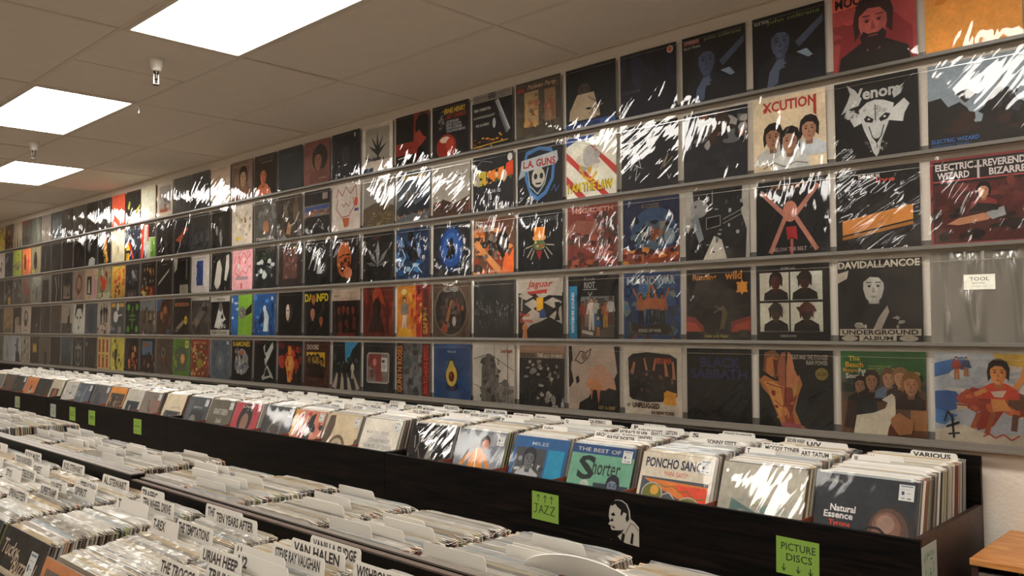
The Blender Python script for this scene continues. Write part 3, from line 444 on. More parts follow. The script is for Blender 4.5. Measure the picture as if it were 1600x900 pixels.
ROW4 = '''crumpled grey foil sleeve with white sticker|#FOIL
black and white sleeve with bearded singer and outlined titles|1d1c1c;b 44 22 2.1 b8b4ac 242220 1d1c1c;p 1d1c1c 30 36 58 40 60 52 52 46 36 46;p b0a89c 42 14 52 14 62 36 60 44 50 30;n 4 6 24 16 12 14 4 3 9c968c,c0bcb0;n 8 6 68 16 10 14 4 3 9c968c,c0bcb0;T 1 90 97 9 c0b8a8 DAVIDALLANCOE;r 2 7.5 96 8 c0b8a8;T 5 8.5 90 6 26221e UNDERGROUND;r 26 1 44 7 c0b8a8;T 30 1.8 36 5 26221e ALBUM;p b8b0a0 0 84 14 88 12 78 0 72;e 14 4 10 3.4 b0a898;e 84 4 11 3.4 b0a898
black sleeve with four white panels of dark busts|171717;r 5 53 41 37 d8d0c2;r 48 53 43 37 ddd6c8;r 5 12 41 38 ddd2c0;r 48 12 43 38 dbd3c4;b 28 53.5 1.15 5a2420 2c1814 1c1614;b 68 53.5 1.15 4c201c 2a1816 1c1614;b 28 12.5 1.15 4a3a2a 3a342c 1c1614;b 70 12.5 1.15 3a201a 5a3028 1c1614;r 58 80 20 5 2a1816;r 18 39 20 5 3a342c;p 5a3028 56 44 60 38 84 38 80 46;t 36 93 20 3.4 b8b4a8 GORILLAZ;t 34 5 22 3 b0aca0 DEMON DAYS
charcoal sleeve with red horizon and orange starburst sticker|2a2723;n 3 24 10 30 80 40 12 9 302d28,24211e,363027;p 8c3c34 0 12 0 34 14 32 28 20 30 12;p b05038 0 12 0 26 16 24 26 12;p 8c3c34 70 12 72 26 100 34 100 12;p b05038 72 12 78 22 100 28 100 12;n 5 22 0 2 100 12 9 3 34302a,24201d,44403a;p 6c5c40 54 16 58 40 50 44 60 48 66 38 60 16;l 6c6c60 1.2 44 38 60 46;l 6c6c60 1.2 46 48 58 42;T 11 82 38 11 cc8c44 Running;T 62 84 26 12 cc8c44 wild;e 88 73 7.5 7.5 d89a48;p d89a48 79 66 88 84 97 66;p d89a48 79 80 88 62 97 80;I 30 3 38 5 b8a850 Under Jolly Roger
blue sleeve with four raised arm warriors and silver title|24446c;n 3 34 0 10 100 80 12 10 2c5484,3a6494,1c3050,4c7890,6c7c7c;T 6 82 26 11 a8b0b4 MA;T 34 82 24 11 8c9498 NO;T 60 82 32 11 a8b0b4 WAR;f 32 22 46 a8643c 1a1614 a8643c 1c1c20;f 46 24 46 b06c44 1a1614 b06c44 1c1c20;f 58 24 46 a8643c 1a1614 a8643c 201c1c;f 70 22 46 a8643c 1a1614 a8643c 1c1c20;l a8643c 3 28 58 18 76;l a8643c 3 44 62 50 80;l a8643c 3 60 62 52 82;l a8643c 3 74 58 82 76;p 26241f 12 8 16 26 40 20 60 24 84 22 90 8;l 4a4c40 3 12 26 14 12 40 6;l 4a4c40 3 88 28 92 16 78 6;T 28 11 40 5 b8b4ac KINGS OF WAR;n 9 10 4 0 90 6 4 3 7c3c24,3c2c28
black sleeve with cyan side strip and street crowd photo|171819;r 26 3 66 64 6c6a66;r 26 50 66 17 7c8080;r 56 46 18 18 4a4c4c;r 26 3 66 16 5c564e;f 30 20 40 7c4c38 241c1a 8a342c 5c3a30;f 38 20 42 8c5c44 241c1a 7c5440 8c6c58;f 48 14 52 b0806c 201a18 c8beb0 b8b4ac;f 58 20 44 a8785c 3c2c24 a8a8a0 3c5c88;f 66 16 38 7c5440 201a18 2c2a28 26262a;f 76 18 42 a86c54 241c1a a8643c a8843c;f 86 22 44 8c5c48 241c1a b8b8b4 6c4038;f 62 5 30 b89c70 b8a068 3c5c88 b87848;l c0b8ac 5 30 12 52 8;r 3 0 17 84 2c88ac;V 14 10 64 6 d8dcdc NWOBHM SOUND;V 19 20 50 2.5 20302c ANTHEMS;T 34 80 22 10 a8a8a4 RIOT;t 34 92 22 5 8c8c88 Rock;l 9c9c98 1.5 32 78 60 78;l 9c9c98 1.5 42 74 46 68 50 74
white sleeve with red slanted title over chess board|1c1b1a;r 0 76 100 24 b4aca0;p b8b0a4 0 72 16 78 34 70 18 64;p b8b0a4 36 78 56 78 68 71 50 66;p b8b0a4 14 58 34 66 50 58 32 48;p b8b0a4 58 60 78 68 98 60 80 50;p b8b0a4 8 34 34 50 66 34 50 28 30 22 22 16;p b8b0a4 70 36 96 54 98 24;p b8b0a4 26 0 34 8 42 0;e 46 10 26 16 181716;r 42 46 15 22 d8a830;e 56 42 7 7 2c4c80;r 49 34 14 9 2c4c80;p b8b0a4 60 72 70 80 98 78 98 70;I 20 82 58 15 b84034 Jaguar;p b04038 18 78 66 82 64 76 30 74;T 4 36 24 8 b04840 Power;T 4 26 30 8 b04840 Games;e 16 18 6 7 c08050;p c08050 10 0 12 14 20 14 22 0;l a8a49c 3 10 76 8 46;p 202020 82 30 94 30 90 42 94 60 82 60 86 42
dark grid sleeve of tiny grey figures|2d2f2f;n 4 60 4 40 92 24 2 4 5c6062,4c5052,747878,343838;n 7 40 4 14 92 26 2 4 404444,343838,4c5050;l 4a4e4e 0.8 10 90 90 20
brown sleeve with round picture disc and silver title|5c4a3c;n 3 18 0 0 100 100 8 8 6c5848,4c3c30,745c4c;e 50 50 46 48 7c6a5a;e 50 50 43 45 2e2826;n 5 26 20 16 60 60 8 9 3a302c,54443c,28221f,6c6460;p a8744c 36 30 50 70 56 66 44 28;p a05030 24 14 30 28 44 22 40 8;e 60 30 5 9 b8b4ac;T 30 84 40 9 b0aca4 HELLOWEEN;n 9 8 60 50 24 20 5 5 8a4a34,3c3430
yellow and red sleeve with dark haired standing figure|c88a34;p a83c2c 56 100 76 100 74 0 60 0;n 4 18 40 10 34 80 6 9 c85c30,b8442c,d8a84c;r 76 0 24 100 7c3430;V 94 6 50 14 c8a444 GUNS ROSES;V 94 60 34 12 4c2420 ILLUSION I;n 6 8 78 6 20 90 6 6 5c4430,8c4a38;f 24 12 66 c8b8a8 1c1614 8c8680 c8c0b4;e 22 88 9 6 d8c888;p d8a838 0 0 50 0 44 14 10 20;e 66 90 6 8 5c2c24
deep red sleeve with dark cloaked shape|6c2c22;n 4 20 0 0 100 100 12 16 7c3428,5c2820,8c3c2c;p a84c30 30 90 44 100 60 96 76 60 60 70 50 84 36 60;e 46 58 13 20 2c1a18;p 3c201c 20 10 30 44 46 60 60 42 74 8;t 10 84 24 10 7c5034 COLOUR
cream banded sleeve with red lit band portrait|2c1c1a;r 0 76 100 24 b8a898;t 6 84 20 4 4c3c34 INXS;t 30 78 52 4 a85c34 KINGS OF THE ROAD;b 24 36 1.0 8a4434 1c1412 2a1614;b 42 38 1.0 8a4434 1c1412 2a1614;b 58 36 1.0 8a4434 1c1412 2a1614;b 78 36 1.0 8c4838 1c1412 2a1614;n 5 16 10 6 80 34 7 8 241816,3c201c,5c2c24;r 20 0 66 8 6c2c28
black sleeve with big yellow title over four faces|1d1a19;T 3 76 92 18 d8b828 DAMNED;b 38 56 1.3 b06c44 1c1614 241a18;b 36 20 1.5 b8866c 1c1614 201a18;b 70 10 1.2 a86c50 1c1614 201a18;b 78 44 1.1 34302e 1c1816 201c1a
near black sleeve with half lit pale face|1d1b1a;e 46 52 14 22 3c3430;e 42 54 8 19 a8988a;e 40 60 6 10 b8a89a;l 2a2422 2 36 58 46 58
blue sleeve with white figure under sky|2c5484;n 4 30 0 0 100 100 9 9 3c6898,24446c,4c80b0,1c3454;p b8c4c8 44 10 66 10 70 44 60 60 46 64 50 40;e 50 64 7 8 b8c4c8;p 1c2c48 20 30 40 60 44 30;e 84 88 5 5 a8b8c4
green sleeve with blue white side strip and grey fist|7ca03c;r 0 0 34 100 3a6498;n 4 10 0 0 30 100 9 8 b0b8bc,3c6aa0,a8b4bc;p 242424 66 60 100 78 100 56 72 48;e 54 56 17 16 7c7870;n 6 6 40 46 26 20 6 5 5c5a54,9c968c
white banded sleeve with black and white drummer|1c1c1c;r 0 86 100 14 a8a49c;t 34 90 40 5 4c4a48 BEN;p b8b8b4 20 20 44 74 60 80 66 56 80 40 56 30 50 16;e 52 72 10 12 6c6864;n 4 8 60 16 36 34 6 7 a8a8a4,343434;r 0 0 100 14 a8a49c;t 8 4 80 6 3a3a38 BAND OF SONGS
grey sleeve with swirling smoke and dark eye|4c4844;p 6c6862 0 30 30 54 70 90 100 80 60 46 30 20;n 6 16 0 0 100 100 8 16 403c38,5c5852,34302e;e 34 36 12 9 8c7464;r 0 92 100 8 a8a49c
brown sleeve with orange title and yellow oval|332c28;T 8 78 82 11 b0744a MORRISON;e 76 40 9 12 c8a038;t 71 36 10 8 7c3c24 9;p 8c8478 10 8 20 20 60 42 70 34 30 10;n 3 8 0 4 80 20 12 5 2c2623,3c3430
brown sleeve with seated people against blue sky|4c3a2e;p 3c6484 0 100 40 100 20 70 0 66;n 5 16 10 10 80 80 8 12 8a5840,3c2a22,6c4834,2c201c;e 56 70 9 12 9c6848;e 34 54 9 12 a06c4c;r 70 4 20 10 3c5c84
brown sleeve with bearded men by grey ridge|5c544a;r 0 70 100 30 7c8084;n 5 22 0 0 100 76 9 11 6c6054,4a4238,a89884,34302a;e 50 50 10 13 7c6650
black sleeve with lime green round symbols|1b1d1b;e 50 50 12 15 4c7030;e 50 50 6 8 1b1d1b;e 20 82 10 10 5c9438;e 82 82 10 10 5c9438;e 20 16 10 10 5c9438;e 82 16 10 10 5c9438;l 5c9438 2 24 56 78 56;l 5c9438 2 24 44 78 44;l 7cac3c 4 50 66 50 84;l 7cac3c 4 50 34 50 16
slate sleeve with orange top and white guitar|4c4e50;r 0 84 34 12 d0903c;r 60 84 38 12 d0903c;e 50 84 10 13 b8b8b4;e 36 54 18 18 c0c0bc;l c0c0bc 5 46 56 84 60;n 4 6 0 10 40 30 6 7 8c8c8c,6c6c6c;l a8a8a8 5 60 4 62 24;l a8a8a8 5 72 4 74 24
pale sleeve with three dark standing men|9c948a;f 30 30 60 8c847a 26221f 2c2826 2c2826;f 54 36 60 8c847a 26221f 26221f 26221f;f 74 36 56 8c847a 26221f 2c2826 2c2826;n 5 16 0 0 100 34 8 8 34302c,54504a,a8a094
blue grey sleeve with arched shadow|484e54;e 50 46 36 44 3c444e;e 50 40 24 38 34404c;n 4 6 0 0 90 14 8 5 545a60,5c6268
white sleeve with large black and white face|b8b0a4;p 1e1c1a 24 100 90 100 84 60 70 84 36 84 24 62 10 50;e 50 50 28 34 b4aca2;e 36 54 7 5 1e1c1a;e 66 54 7 5 1e1c1a;p 1e1c1a 46 24 56 26 54 14 48 12;l 2a2624 2 52 50 58 38
light sleeve with dark chimney and ground|8a847a;r 0 0 100 36 403d38;p 26231f 50 20 58 60 76 66 80 20;r 70 56 8 30 26231f;n 4 8 0 0 90 34 12 6 4a4742,34312d
muddy brown sleeve with upright smudge|443c34;n 5 16 0 0 100 100 10 14 4c443a,3a332c,54402f
dark brown sleeve with thin crescent ring|383129;e 50 52 34 42 4c463c;e 56 52 30 39 302a25;n 3 8 30 20 50 60 8 10 382e2c,2a2522
brown black sleeve with tiny pale square|2e2824;r 56 24 14 14 7c7468;r 50 10 30 4 4c463e;n 3 6 40 50 50 40 10 9 38302a,362a26
white sleeve with oval bearded portrait|9c948a;e 50 56 24 32 4c4842;e 50 60 15 20 8c847a;e 50 42 11 13 3c3834;r 20 8 60 6 7c756c
black sleeve with grey hooded face|34302c;e 52 44 28 26 7c7064;p 26231f 10 100 100 100 90 60 60 66 20 54;r 30 0 70 30 8c8478
tan poster sleeve with green centre|7c6a50;n 4 20 6 20 86 70 8 7 8c7850,5c5440,9c7c58,745038;r 8 4 84 14 5c564a
charcoal sleeve with faint pale spots|34322f;n 4 14 10 10 80 80 5 7 4c4a46,24221f,5c5a55'''
ROW5 = '''sky blue and white sleeve with red beast and rider|b4b8bc;p 4a74a8 0 88 30 96 40 84 20 78 0 72;p 3c649c 0 56 20 58 30 48 22 36 0 30;p 5484b8 0 36 24 30 10 18 0 20;n 3 22 20 30 78 60 14 5 c8c4bc,d0ccc4,a8aeb4;p e0b458 60 100 100 100 100 84 70 88;p 9c4030 24 52 40 62 60 58 80 60 96 54 92 34 84 30 70 36 60 20 44 14 40 26 48 36 34 38;p b8583c 22 50 34 60 46 52 42 40 28 38;e 34 52 3 3 1c1816;p e0b890 22 44 34 42 34 38 24 36;l 6c2c20 1.4 22 42 36 41;n 7 22 30 34 56 24 6 5 7c3428,c8683c,a84c34;l a85c3c 5 46 34 38 14;l a85c3c 5 60 34 52 8;l 6c4430 6 82 34 80 16;l 6c4430 6 92 36 94 14;e 84 48 9 9 6c4a34;b 66 50 1.35 e09858 2c2420 c84c34;l e09858 6 82 62 90 74 94 90;l e09858 5 54 60 42 54;p e09858 60 36 78 38 72 50 58 50;p d0c4b0 58 58 74 60 70 52 62 52;f 24 70 26 c88858 2c2420 a84c38 b87848;f 34 74 22 c88858 2c2420 3c4c6c a86c3c;p c8beae 0 12 30 20 60 8 100 16 100 0 0 0;l 1c1a1a 2 10 22 14 34 20 24;l 1c1a1a 2.4 12 16 26 22;l 1c1a1a 2.4 18 30 20 4;l 1c1a1a 2 14 8 26 10;l b84838 1.4 50 8 56 12 62 7 70 12 78 6 86 12
green topped sleeve with men feeding a white goat|5c4c3c;r 0 66 100 34 2c6430;n 4 40 0 52 100 18 7 5 34443c,26342a,4c5c4c,3c4c48;r 0 0 100 40 6c4c34;r 82 8 18 34 a8784c;T 10 88 14 6 c8b838 The;T 6 80 22 7 d0a838 Beach;T 3 73 18 6 c89038 Boys;T 22 73 9 6 d8d4c8 Pet;T 6 66.5 26 6.5 d8d4c8 Sounds;t 34 81 26 2 b0b060 Wouldnt It Be Nice You Still;t 34 78 44 2 b0b060 Believe in Me Thats Not Me Dont Talk;t 34 75 56 2 b0b060 Put Your Head on My Shoulder Im Waiting for the Day;t 34 72 50 2 b0b060 Lets Go Away for Awhile God Only Knows;e 90 74 4 2.4 b0b060;b 24 36 1.05 9c7458 2c201c 1e1c1c;b 38 40 1.15 a87c60 3c2c24 2c1c1a;b 58 44 1.1 b88c6c 6c4c30 6c7c94;b 72 44 1.15 b8906c 8c6c44 3c3028;b 84 32 1.35 b88868 8c6438 34201c;p 1c1c1c 10 14 14 44 44 42 46 12;p 40201c 4 6 10 40 20 40 20 6;p d8cebc 16 0 20 22 40 26 54 32 60 46 66 44 66 26 58 10 56 0;p d8cebc 50 42 62 50 66 46 60 38;p b08058 62 0 60 20 70 28 86 18 84 4;p 6c3424 56 0 60 14 70 0
black sleeve with golden lit singer and price roundel|1d1c1b;p 8a5c3c 6 72 8 96 22 100 30 92 30 70 22 62;p c08050 10 70 11 88 20 92 27 86 26 70 18 64;p 6c3428 20 88 27 86 26 70 22 66;p b87c48 0 60 8 66 20 60 30 58 44 60 56 68 60 56 54 40 50 22 58 4 66 0 32 0 24 18 14 40 4 50;p d8a05c 6 58 20 58 30 52 34 30 30 10 22 26 14 44;p 9c4c34 36 54 50 58 52 40 46 20 50 4 36 4 34 30;p b8a050 46 60 54 60 52 44 48 38;p a8684c 28 54 26 78 32 96 38 98 39 70 37 52;p c88c64 38 52 39 80 41 98 46 94 50 74 56 62 50 50;l 5c2c20 1.2 38 98 37 30;l 7c3c2c 1.2 10 56 24 52 34 50;l 7c3c2c 1 22 34 32 26 44 28;n 4 12 20 8 26 40 3 5 a85438,c88c50,8c3c2c;r 32 0 26 5 a85c64;t 46 88 48 6 c0b8ac IGGY AND THE STOOGES;t 66 81 28 6 c0b8ac RAW POWER;e 86 70 8.5 8 8a7a3c;t 80 68 12 4 302c20 £2.59
black sleeve with midnight blue block title|161515;T 22 74 62 14 28305c BLACK;T 6 58 88 14 28305c SABBATH;n 3 4 60 4 36 40 8 14 1a1918,181716
cream sleeve with concert photo and yellow sticker|cac0b0;p 201c1a 8 26 6 84 14 90 40 93 80 90 92 84 92 30 84 22 40 19 14 22;p 2c211e 12 30 10 82 40 88 86 84 88 32 50 24;n 5 50 12 36 74 30 4 4 5c3c34,3c3430,7c5c44,26201e;p b87c5c 16 78 20 78 16 60 10 62;p b87c5c 54 84 57 84 54 66 50 66;p b87c5c 70 82 73 82 78 58 72 58;p b87c5c 34 84 37 84 42 66 38 66;p b87c5c 84 80 87 80 90 54 85 54;T 54 76 30 9 b85a3a NIRVANA;r 70 17 20 18 dca03c;p dca03c 68 20 86 16 92 34 74 38;n 6 5 72 22 14 10 5 1 c8882c,e0b050;T 14 10 48 8 4c2420 UNPLUGGED;t 5 11 6 5 4c2420 MTV;T 48 2 40 5 4c2420 IN NEW YORK
sleeve with close view of cow hide and udder|26221f;p b8a89a 6 100 90 100 96 60 84 40 60 50 40 20 0 0 0 40 10 60;p b8a89a 0 0 20 0 30 60 6 80;p 241f1c 0 66 6 60 10 44 4 36 0 34;p 241f1c 14 50 20 54 22 44 16 40;p c09c84 34 34 44 66 66 72 90 52 94 34 70 32 50 38;p c08058 42 40 46 16 50 38;p c08058 56 36 60 10 64 34;p c89468 34 40 50 32 70 32 66 44 44 50;l 3a2c28 1.6 12 76 24 92 36 90 46 96 40 82 26 72 14 78;e 32 84 6 7 8a7464;p 26221f 0 100 6 100 8 76 0 72;p 201d1b 60 0 100 0 100 32 80 36 64 26;t 60 3 32 5 b8a050 GET A GRIP
black and white sleeve with tan band and blurred portrait|1e1c1b;r 0 86 100 14 a0826c;r 0 79 100 9 7c6858;T 4 80 32 7 262220 BOB DYLAN;T 40 80 14 7 c8beb0 TIME;T 56 79 12 6 c8beb0 OUT;T 70 80 26 6 c8beb0 OF MIND;n 5 34 10 40 80 34 6 5 b0aaa0,8c8680,343230,1c1a1a;n 7 14 30 8 40 34 5 7 a8a49c,2c2a28;n 9 12 60 0 40 20 6 5 b0aca4,8c8884
white sleeve with grey sheep behind wire fence|c8c2b8;p 6c6862 20 0 20 60 34 84 50 80 62 50 66 0;n 4 40 22 0 42 76 6 7 5c5852,7c7770,4a4642,8c877e;r 66 0 34 30 98928a;n 8 16 66 0 32 36 7 6 6c6862,8a847c;l 4a4642 1.2 0 74 40 84 100 56;l 4a4642 1 52 100 54 0;l 4a4642 1 84 100 86 0;l 4a4642 1 0 30 30 20;T 68 84 28 9 a05a38 pearl jam
blue sleeve with halved green fruit|2c5484;n 3 20 0 0 100 60 16 9 30588a,28507c;e 50 22 18 9 1c2c54;e 50 42 17 22 2c3820;p 2c3820 36 50 44 72 54 72 64 50;e 50 42 15 20 c8b858;p c8b858 38 50 46 69 53 69 62 50;e 50 42 12 16 d0b460;e 50 40 8 9.5 5c2c18;e 48 43 3 3.4 8c5434;t 39 83 22 4 c0c8d0 PEARL JAM
grey camouflage sleeve with upright orange lettering|686c6e;n 4 40 20 0 60 100 9 10 545c60,7c8082,4c4a46,8a8680;r 0 0 21 100 3a2a24;V 18 5 90 15 d88c3c GUNS N ROSES;r 78 0 22 100 7c2c2c;V 95 5 90 13 c84c3c BROTHERS DISC;n 8 8 22 0 50 100 3 6 6c5044,343230
black sleeve with clear rounded tray and white label|292a2b;p b0aaa4 12 22 16 18 80 18 86 22 86 76 82 80 18 80 12 74;p 847c76 15 24 18 21 78 21 83 24 83 74 80 77 20 77 15 73;n 3 8 18 24 40 46 9 9 8c5a54,7c4c4a,98908a;p 8a4844 20 76 60 77 64 22 44 22 40 44 24 50;e 38 60 6 8 c08a80;r 60 42 20 28 c8c8c4;r 62 60 9 5 3c3c3c;l 8c8c8a 1 62 54 78 54;l 8c8c8a 1 62 50 78 50
dark street crossing sleeve with blue sky wedge|26282b;p 3c94b8 44 100 92 100 70 84 64 72 50 56 46 62;n 4 30 0 40 100 30 9 8 2c302c,1e2220,3c403c,4c504c;p 34363a 0 40 100 40 100 0 0 0;p b0a494 0 4 16 34 22 34 16 0;p b0a494 30 0 34 34 40 34 44 0;p b0a494 58 0 52 34 58 34 72 0;p b0a494 88 0 74 34 78 34 100 4;f 24 24 34 8c8074 201c1a 1c1c1e 1c1c1e;f 42 26 34 8c8074 201c1a 2c2e34 2c2e34;f 58 26 34 8c8074 3c2c20 1c1c1e 1c1c1e;f 74 24 36 8c8074 3c2c20 c0bab0 c0bab0
brown sleeve with yellow photo panel and white title|4a2c24;n 3 20 0 0 100 34 12 7 54342a,402620,5a3c30;T 12 82 46 11 c0b4a4 DOORS;r 10 40 72 36 c8a838;r 10 38 30 30 3a2820;b 22 42 0.9 8c7038 241a14 2c201a;b 38 42 0.9 9c8040 241a14 2c201a;b 55 40 1.0 a88844 241a14 2c201a;b 72 36 0.9 9c7c40 241a14 2c201a;p 33211c 4 24 30 40 84 36 84 20 40 20
dark sleeve with blazing red haired woman|241d1c;n 4 22 10 40 84 56 12 12 7c2c24,a84434,5c2420,8c342c;n 9 8 20 10 60 40 9 10 3c2420,8c3c2c;e 50 78 8 11 d8843c;p d89048 40 66 60 66 70 50 64 28 56 6 42 6 38 28 30 50;n 3 10 40 10 22 50 4 8 d06c34,b84428,e0a868
black sleeve with white crossed bone shapes|1c1b1b;p b0b0ac 42 84 50 92 50 70 60 74 84 98 88 84 66 56 52 40 48 56 56 60 46 72;p b0b0ac 54 36 60 44 84 20 90 10 76 14 40 6 36 14 46 20;p 1c1b1b 52 28 60 36 74 18 48 14;r 2 95 30 3 5c2c28
black sleeve with yellow title and silver eagle|1c1b1a;T 6 84 84 13 c8a838 RAMONES;p 8c8c8c 20 60 34 74 50 80 66 74 80 60 86 34 70 20 50 14 30 20 14 32;n 4 34 18 20 64 56 5 8 b0b0ac,5c6c7c,8c8480,3c5c8c,343434;p a06844 38 68 50 78 62 68 50 62
steel blue sleeve with hazy portrait|5c6670;n 4 16 0 0 100 100 14 12 626c76,545e68,6c747c;e 50 46 20 26 6c7478;e 50 46 6 10 8c8c90;r 84 88 10 8 c8c8c8
red sleeve with crowded comic panels|7c4438;n 4 60 4 4 92 80 6 6 b89060,8c3c30,c8b07c,4c4c34,a86c4c,6c7c44;r 0 86 100 12 8c4034;t 14 88 70 6 c8a880 BATTLE;e 50 36 16 14 8c8838
green sleeve with orange ball and grey panel|5c7c3c;r 16 12 68 66 5c6458;n 4 18 0 10 30 80 6 6 6c8c3c,8aa04c,4c6434;e 60 46 14 14 b88450;e 60 46 9 9 c89a68;r 74 76 20 20 c8b868;r 80 82 6 8 8c4034
brown grey sleeve with small framed ghost|544a40;n 4 14 0 0 100 100 12 12 5c5248,4c433a,64483c;e 46 60 12 15 6c6c68;e 46 60 5 8 34302c;r 34 36 26 10 6c4034
black sleeve with gathered band under blue night|2a2624;r 14 52 70 40 5c6c80;n 4 26 0 6 100 60 8 9 8c6850,3c2c28,26201e,6c4c3c;r 20 78 44 8 8a5c44
black sleeve with lit red sleeved figures|241d1a;n 4 22 30 6 60 80 7 10 8a4a34,a8643c,3c2822,5c3428;e 74 68 7 9 b88868;e 56 50 6 8 a87858
yellow sleeve with black cartoon figures|a8a04c;n 4 26 0 0 100 100 9 10 262420,a8a050,c8b868,54503c,8c8c44;f 40 10 66 d0c070 201e1c 26241f 26241f
cream sleeve with rows of brown bottles|b09868;n 4 8 0 0 100 100 12 12 b8a070,a89060;r 8 54 16 40 7c4434;r 40 54 16 40 7c4434;r 72 54 16 40 7c4434;r 8 6 16 40 8a4c38;r 40 6 16 40 8a4c38;r 72 6 16 40 8a4c38;n 6 8 4 30 90 20 5 5 8c9444,a0a050
charcoal sleeve with diagonal scratches|33322f;l 6c6c68 2 20 10 50 60;l 5c5c58 2 50 10 76 60;e 14 78 5 7 8c8c88;n 3 6 40 60 50 30 8 7 54342f,3a3936
black green sleeve with pale crest shield|34342f;e 50 40 32 36 74746a;e 50 40 27 31 34342f;r 24 60 54 10 74746a;l 74746a 3 30 90 50 74 70 90;r 38 30 24 22 5c5c52;l 8c8c80 2 50 8 50 60
slate blue sleeve with dark hillside|454c52;r 0 0 100 36 3a3f3c;n 4 14 0 26 100 40 14 9 4c5458,3c444a,404840;e 50 70 20 14 3a4248
near black sleeve with faint brown mist|2f2b28;n 4 12 0 0 100 100 12 14 34302c,2a2623
brown grey sleeve with dark arched doorway|5a5349;p 26231f 44 0 44 40 54 50 66 44 68 0;n 3 8 0 50 100 50 14 10 625a50,524b42
dark sleeve with small yellow orange square|37312d;r 26 40 44 34 8a7434;r 32 46 32 22 a88c3c;n 3 8 0 0 100 34 12 8 3d3733,312b28
white sleeve with ink sketched figures|8c877d;n 4 24 10 10 80 80 4 14 6c675e,4c4842,a8a298,343230;e 36 80 9 9 4c4842
white sleeve with black robe and red detail|8c9094;p 2c2e32 40 0 46 40 70 46 90 30 100 0;e 60 72 8 22 26221f;n 5 8 40 40 40 50 7 8 8a4c40,34302e,6c5c54;r 0 0 40 20 a0a4a6
pale grey sleeve with faint upright mark|84888a;n 4 10 0 0 100 100 12 14 7c8082,8c9092;r 40 20 8 50 5c5c5c
green grey sleeve at far end|54584a;n 4 14 0 0 100 100 10 12 5c6050,4c5044,646858'''

# ------------------------------------------------------------------ room shell
CEIL = 2.963
XL, XR, YF = -14.0, 4.6, -7.2
WALL_Y = 0.012
def struct(name, a, b, mat, bevel=0):
    return tag(boxobj(name, a, b, mat, bevel=bevel), kind='structure')
struct('floor', (XL, YF, -0.1), (XR, WALL_Y, 0), M['floor'])
struct('wall_back', (XL, WALL_Y, 0), (XR, WALL_Y+0.12, CEIL+0.1), M['wall'])
struct('wall_front', (XL, YF-0.12, 0), (XR, YF, CEIL+0.1), M['room'])
struct('wall_left', (XL-0.12, YF-0.12, 0), (XL, WALL_Y+0.12, CEIL+0.1), M['floor'])
struct('wall_right', (XR, YF-0.12, 0), (XR+0.12, WALL_Y+0.12, CEIL+0.1), M['room'])
struct('trim_1', (XL, WALL_Y-0.022, CEIL-0.006), (XR, WALL_Y, CEIL+0.02), M['tbar'])
# ceiling: lay-in panels on a flush grid, each panel a part
TX = lambda n: -1.661-1.253*n
TYm = lambda m_: -0.6*m_
lights = {(0, 2), (2, 2), (4, 1), (-2, 2), (-4, 2), (6, 1), (8, 2)} | {(n, m_) for n in (-3, 0, 3, 6) for m_ in (6, 10)}
ceil = tag(boxobj('ceiling', (XL, YF, CEIL+0.04), (XR, WALL_Y, CEIL+0.14), M['room']), kind='structure')
cz = ceil.location
tl = MB(); tl.box((-0.6155, -0.289, 0), (0.6155, 0.289, 0.012)); tl_me = tl.mesh('ceiling_tile', M['tile'])
th = MB(); th.box((-0.3035, -0.289, 0), (0.3035, 0.289, 0.012)); th_me = th.mesh('ceiling_tile_half', M['tile'])
rn = random.Random(4)
for n in range(-5, 10):
    for m_ in range(0, 12):
        if (n, m_) in lights: continue
        xa, xb = TX(n+1), TX(n)
        if xa < XL or xb > XR: continue
        cells = [((xa+xb)/2, tl_me)]
        if m_ == 2 and n in (1, 3, -1): cells = [(xa+0.313, th_me), (xb-0.313, th_me)]
        for cx, me in cells:
            o = bpy.data.objects.new('ceiling_tile', me); COL.objects.link(o); o.parent = ceil
            o.location = Vector((cx, TYm(m_)-0.3, CEIL+0.001+rn.random()*0.004))-cz
            o.rotation_euler = (rn.uniform(-.003, .003), rn.uniform(-.002, .002), 0)
for m_ in range(1, 12):
    boxobj('ceiling_grid_bar', (XL, TYm(m_)-0.011, CEIL), (XR, TYm(m_)+0.011, CEIL+0.02), M['tbar'], ceil)
for n in range(-4, 10):
    if TX(n) > XL: boxobj('ceiling_grid_bar', (TX(n)-0.011, YF, CEIL-0.0008), (TX(n)+0.011, WALL_Y-0.02, CEIL+0.02), M['tbar'], ceil)
lab = {(0, 2): 'large recessed ceiling light panel nearest the camera at the top edge',
       (2, 2): 'middle recessed ceiling light panel beyond the first sprinkler',
       (4, 1): 'farthest recessed ceiling light panel, smallest and lowest in view'}
for i, (n, m_) in enumerate(sorted(lights, key=lambda q: (q not in lab, q))):
    xa, xb, ya, yb = TX(n+1), TX(n), TYm(m_+1), TYm(m_)
    t = empty('ceiling_light', ((xa+xb)/2, (ya+yb)/2, CEIL))
    tag(t, lab.get((n, m_), 'recessed ceiling light beyond the picture, %s of the others' % ordinal(i)), 'light', 'recessed ceiling lights')
    fr = MB(); hx, hy = (xb-xa)/2-0.012, (yb-ya)/2-0.012; e = 0.02
    for a, b in (((-hx, -hy), (hx, -hy+e)), ((-hx, hy-e), (hx, hy)), ((-hx, -hy+e), (-hx+e, hy-e)), ((hx-e, -hy+e), (hx, hy-e))):
        fr.box((a[0], a[1], -0.002), (b[0], b[1], 0.03))
    fr.build('light_frame', M['tbar'], t)
    d = MB(); d.box((-hx+e, -hy+e, 0.004), (hx-e, hy-e, 0.01)); d.build('diffuser', M['lamp'], t)
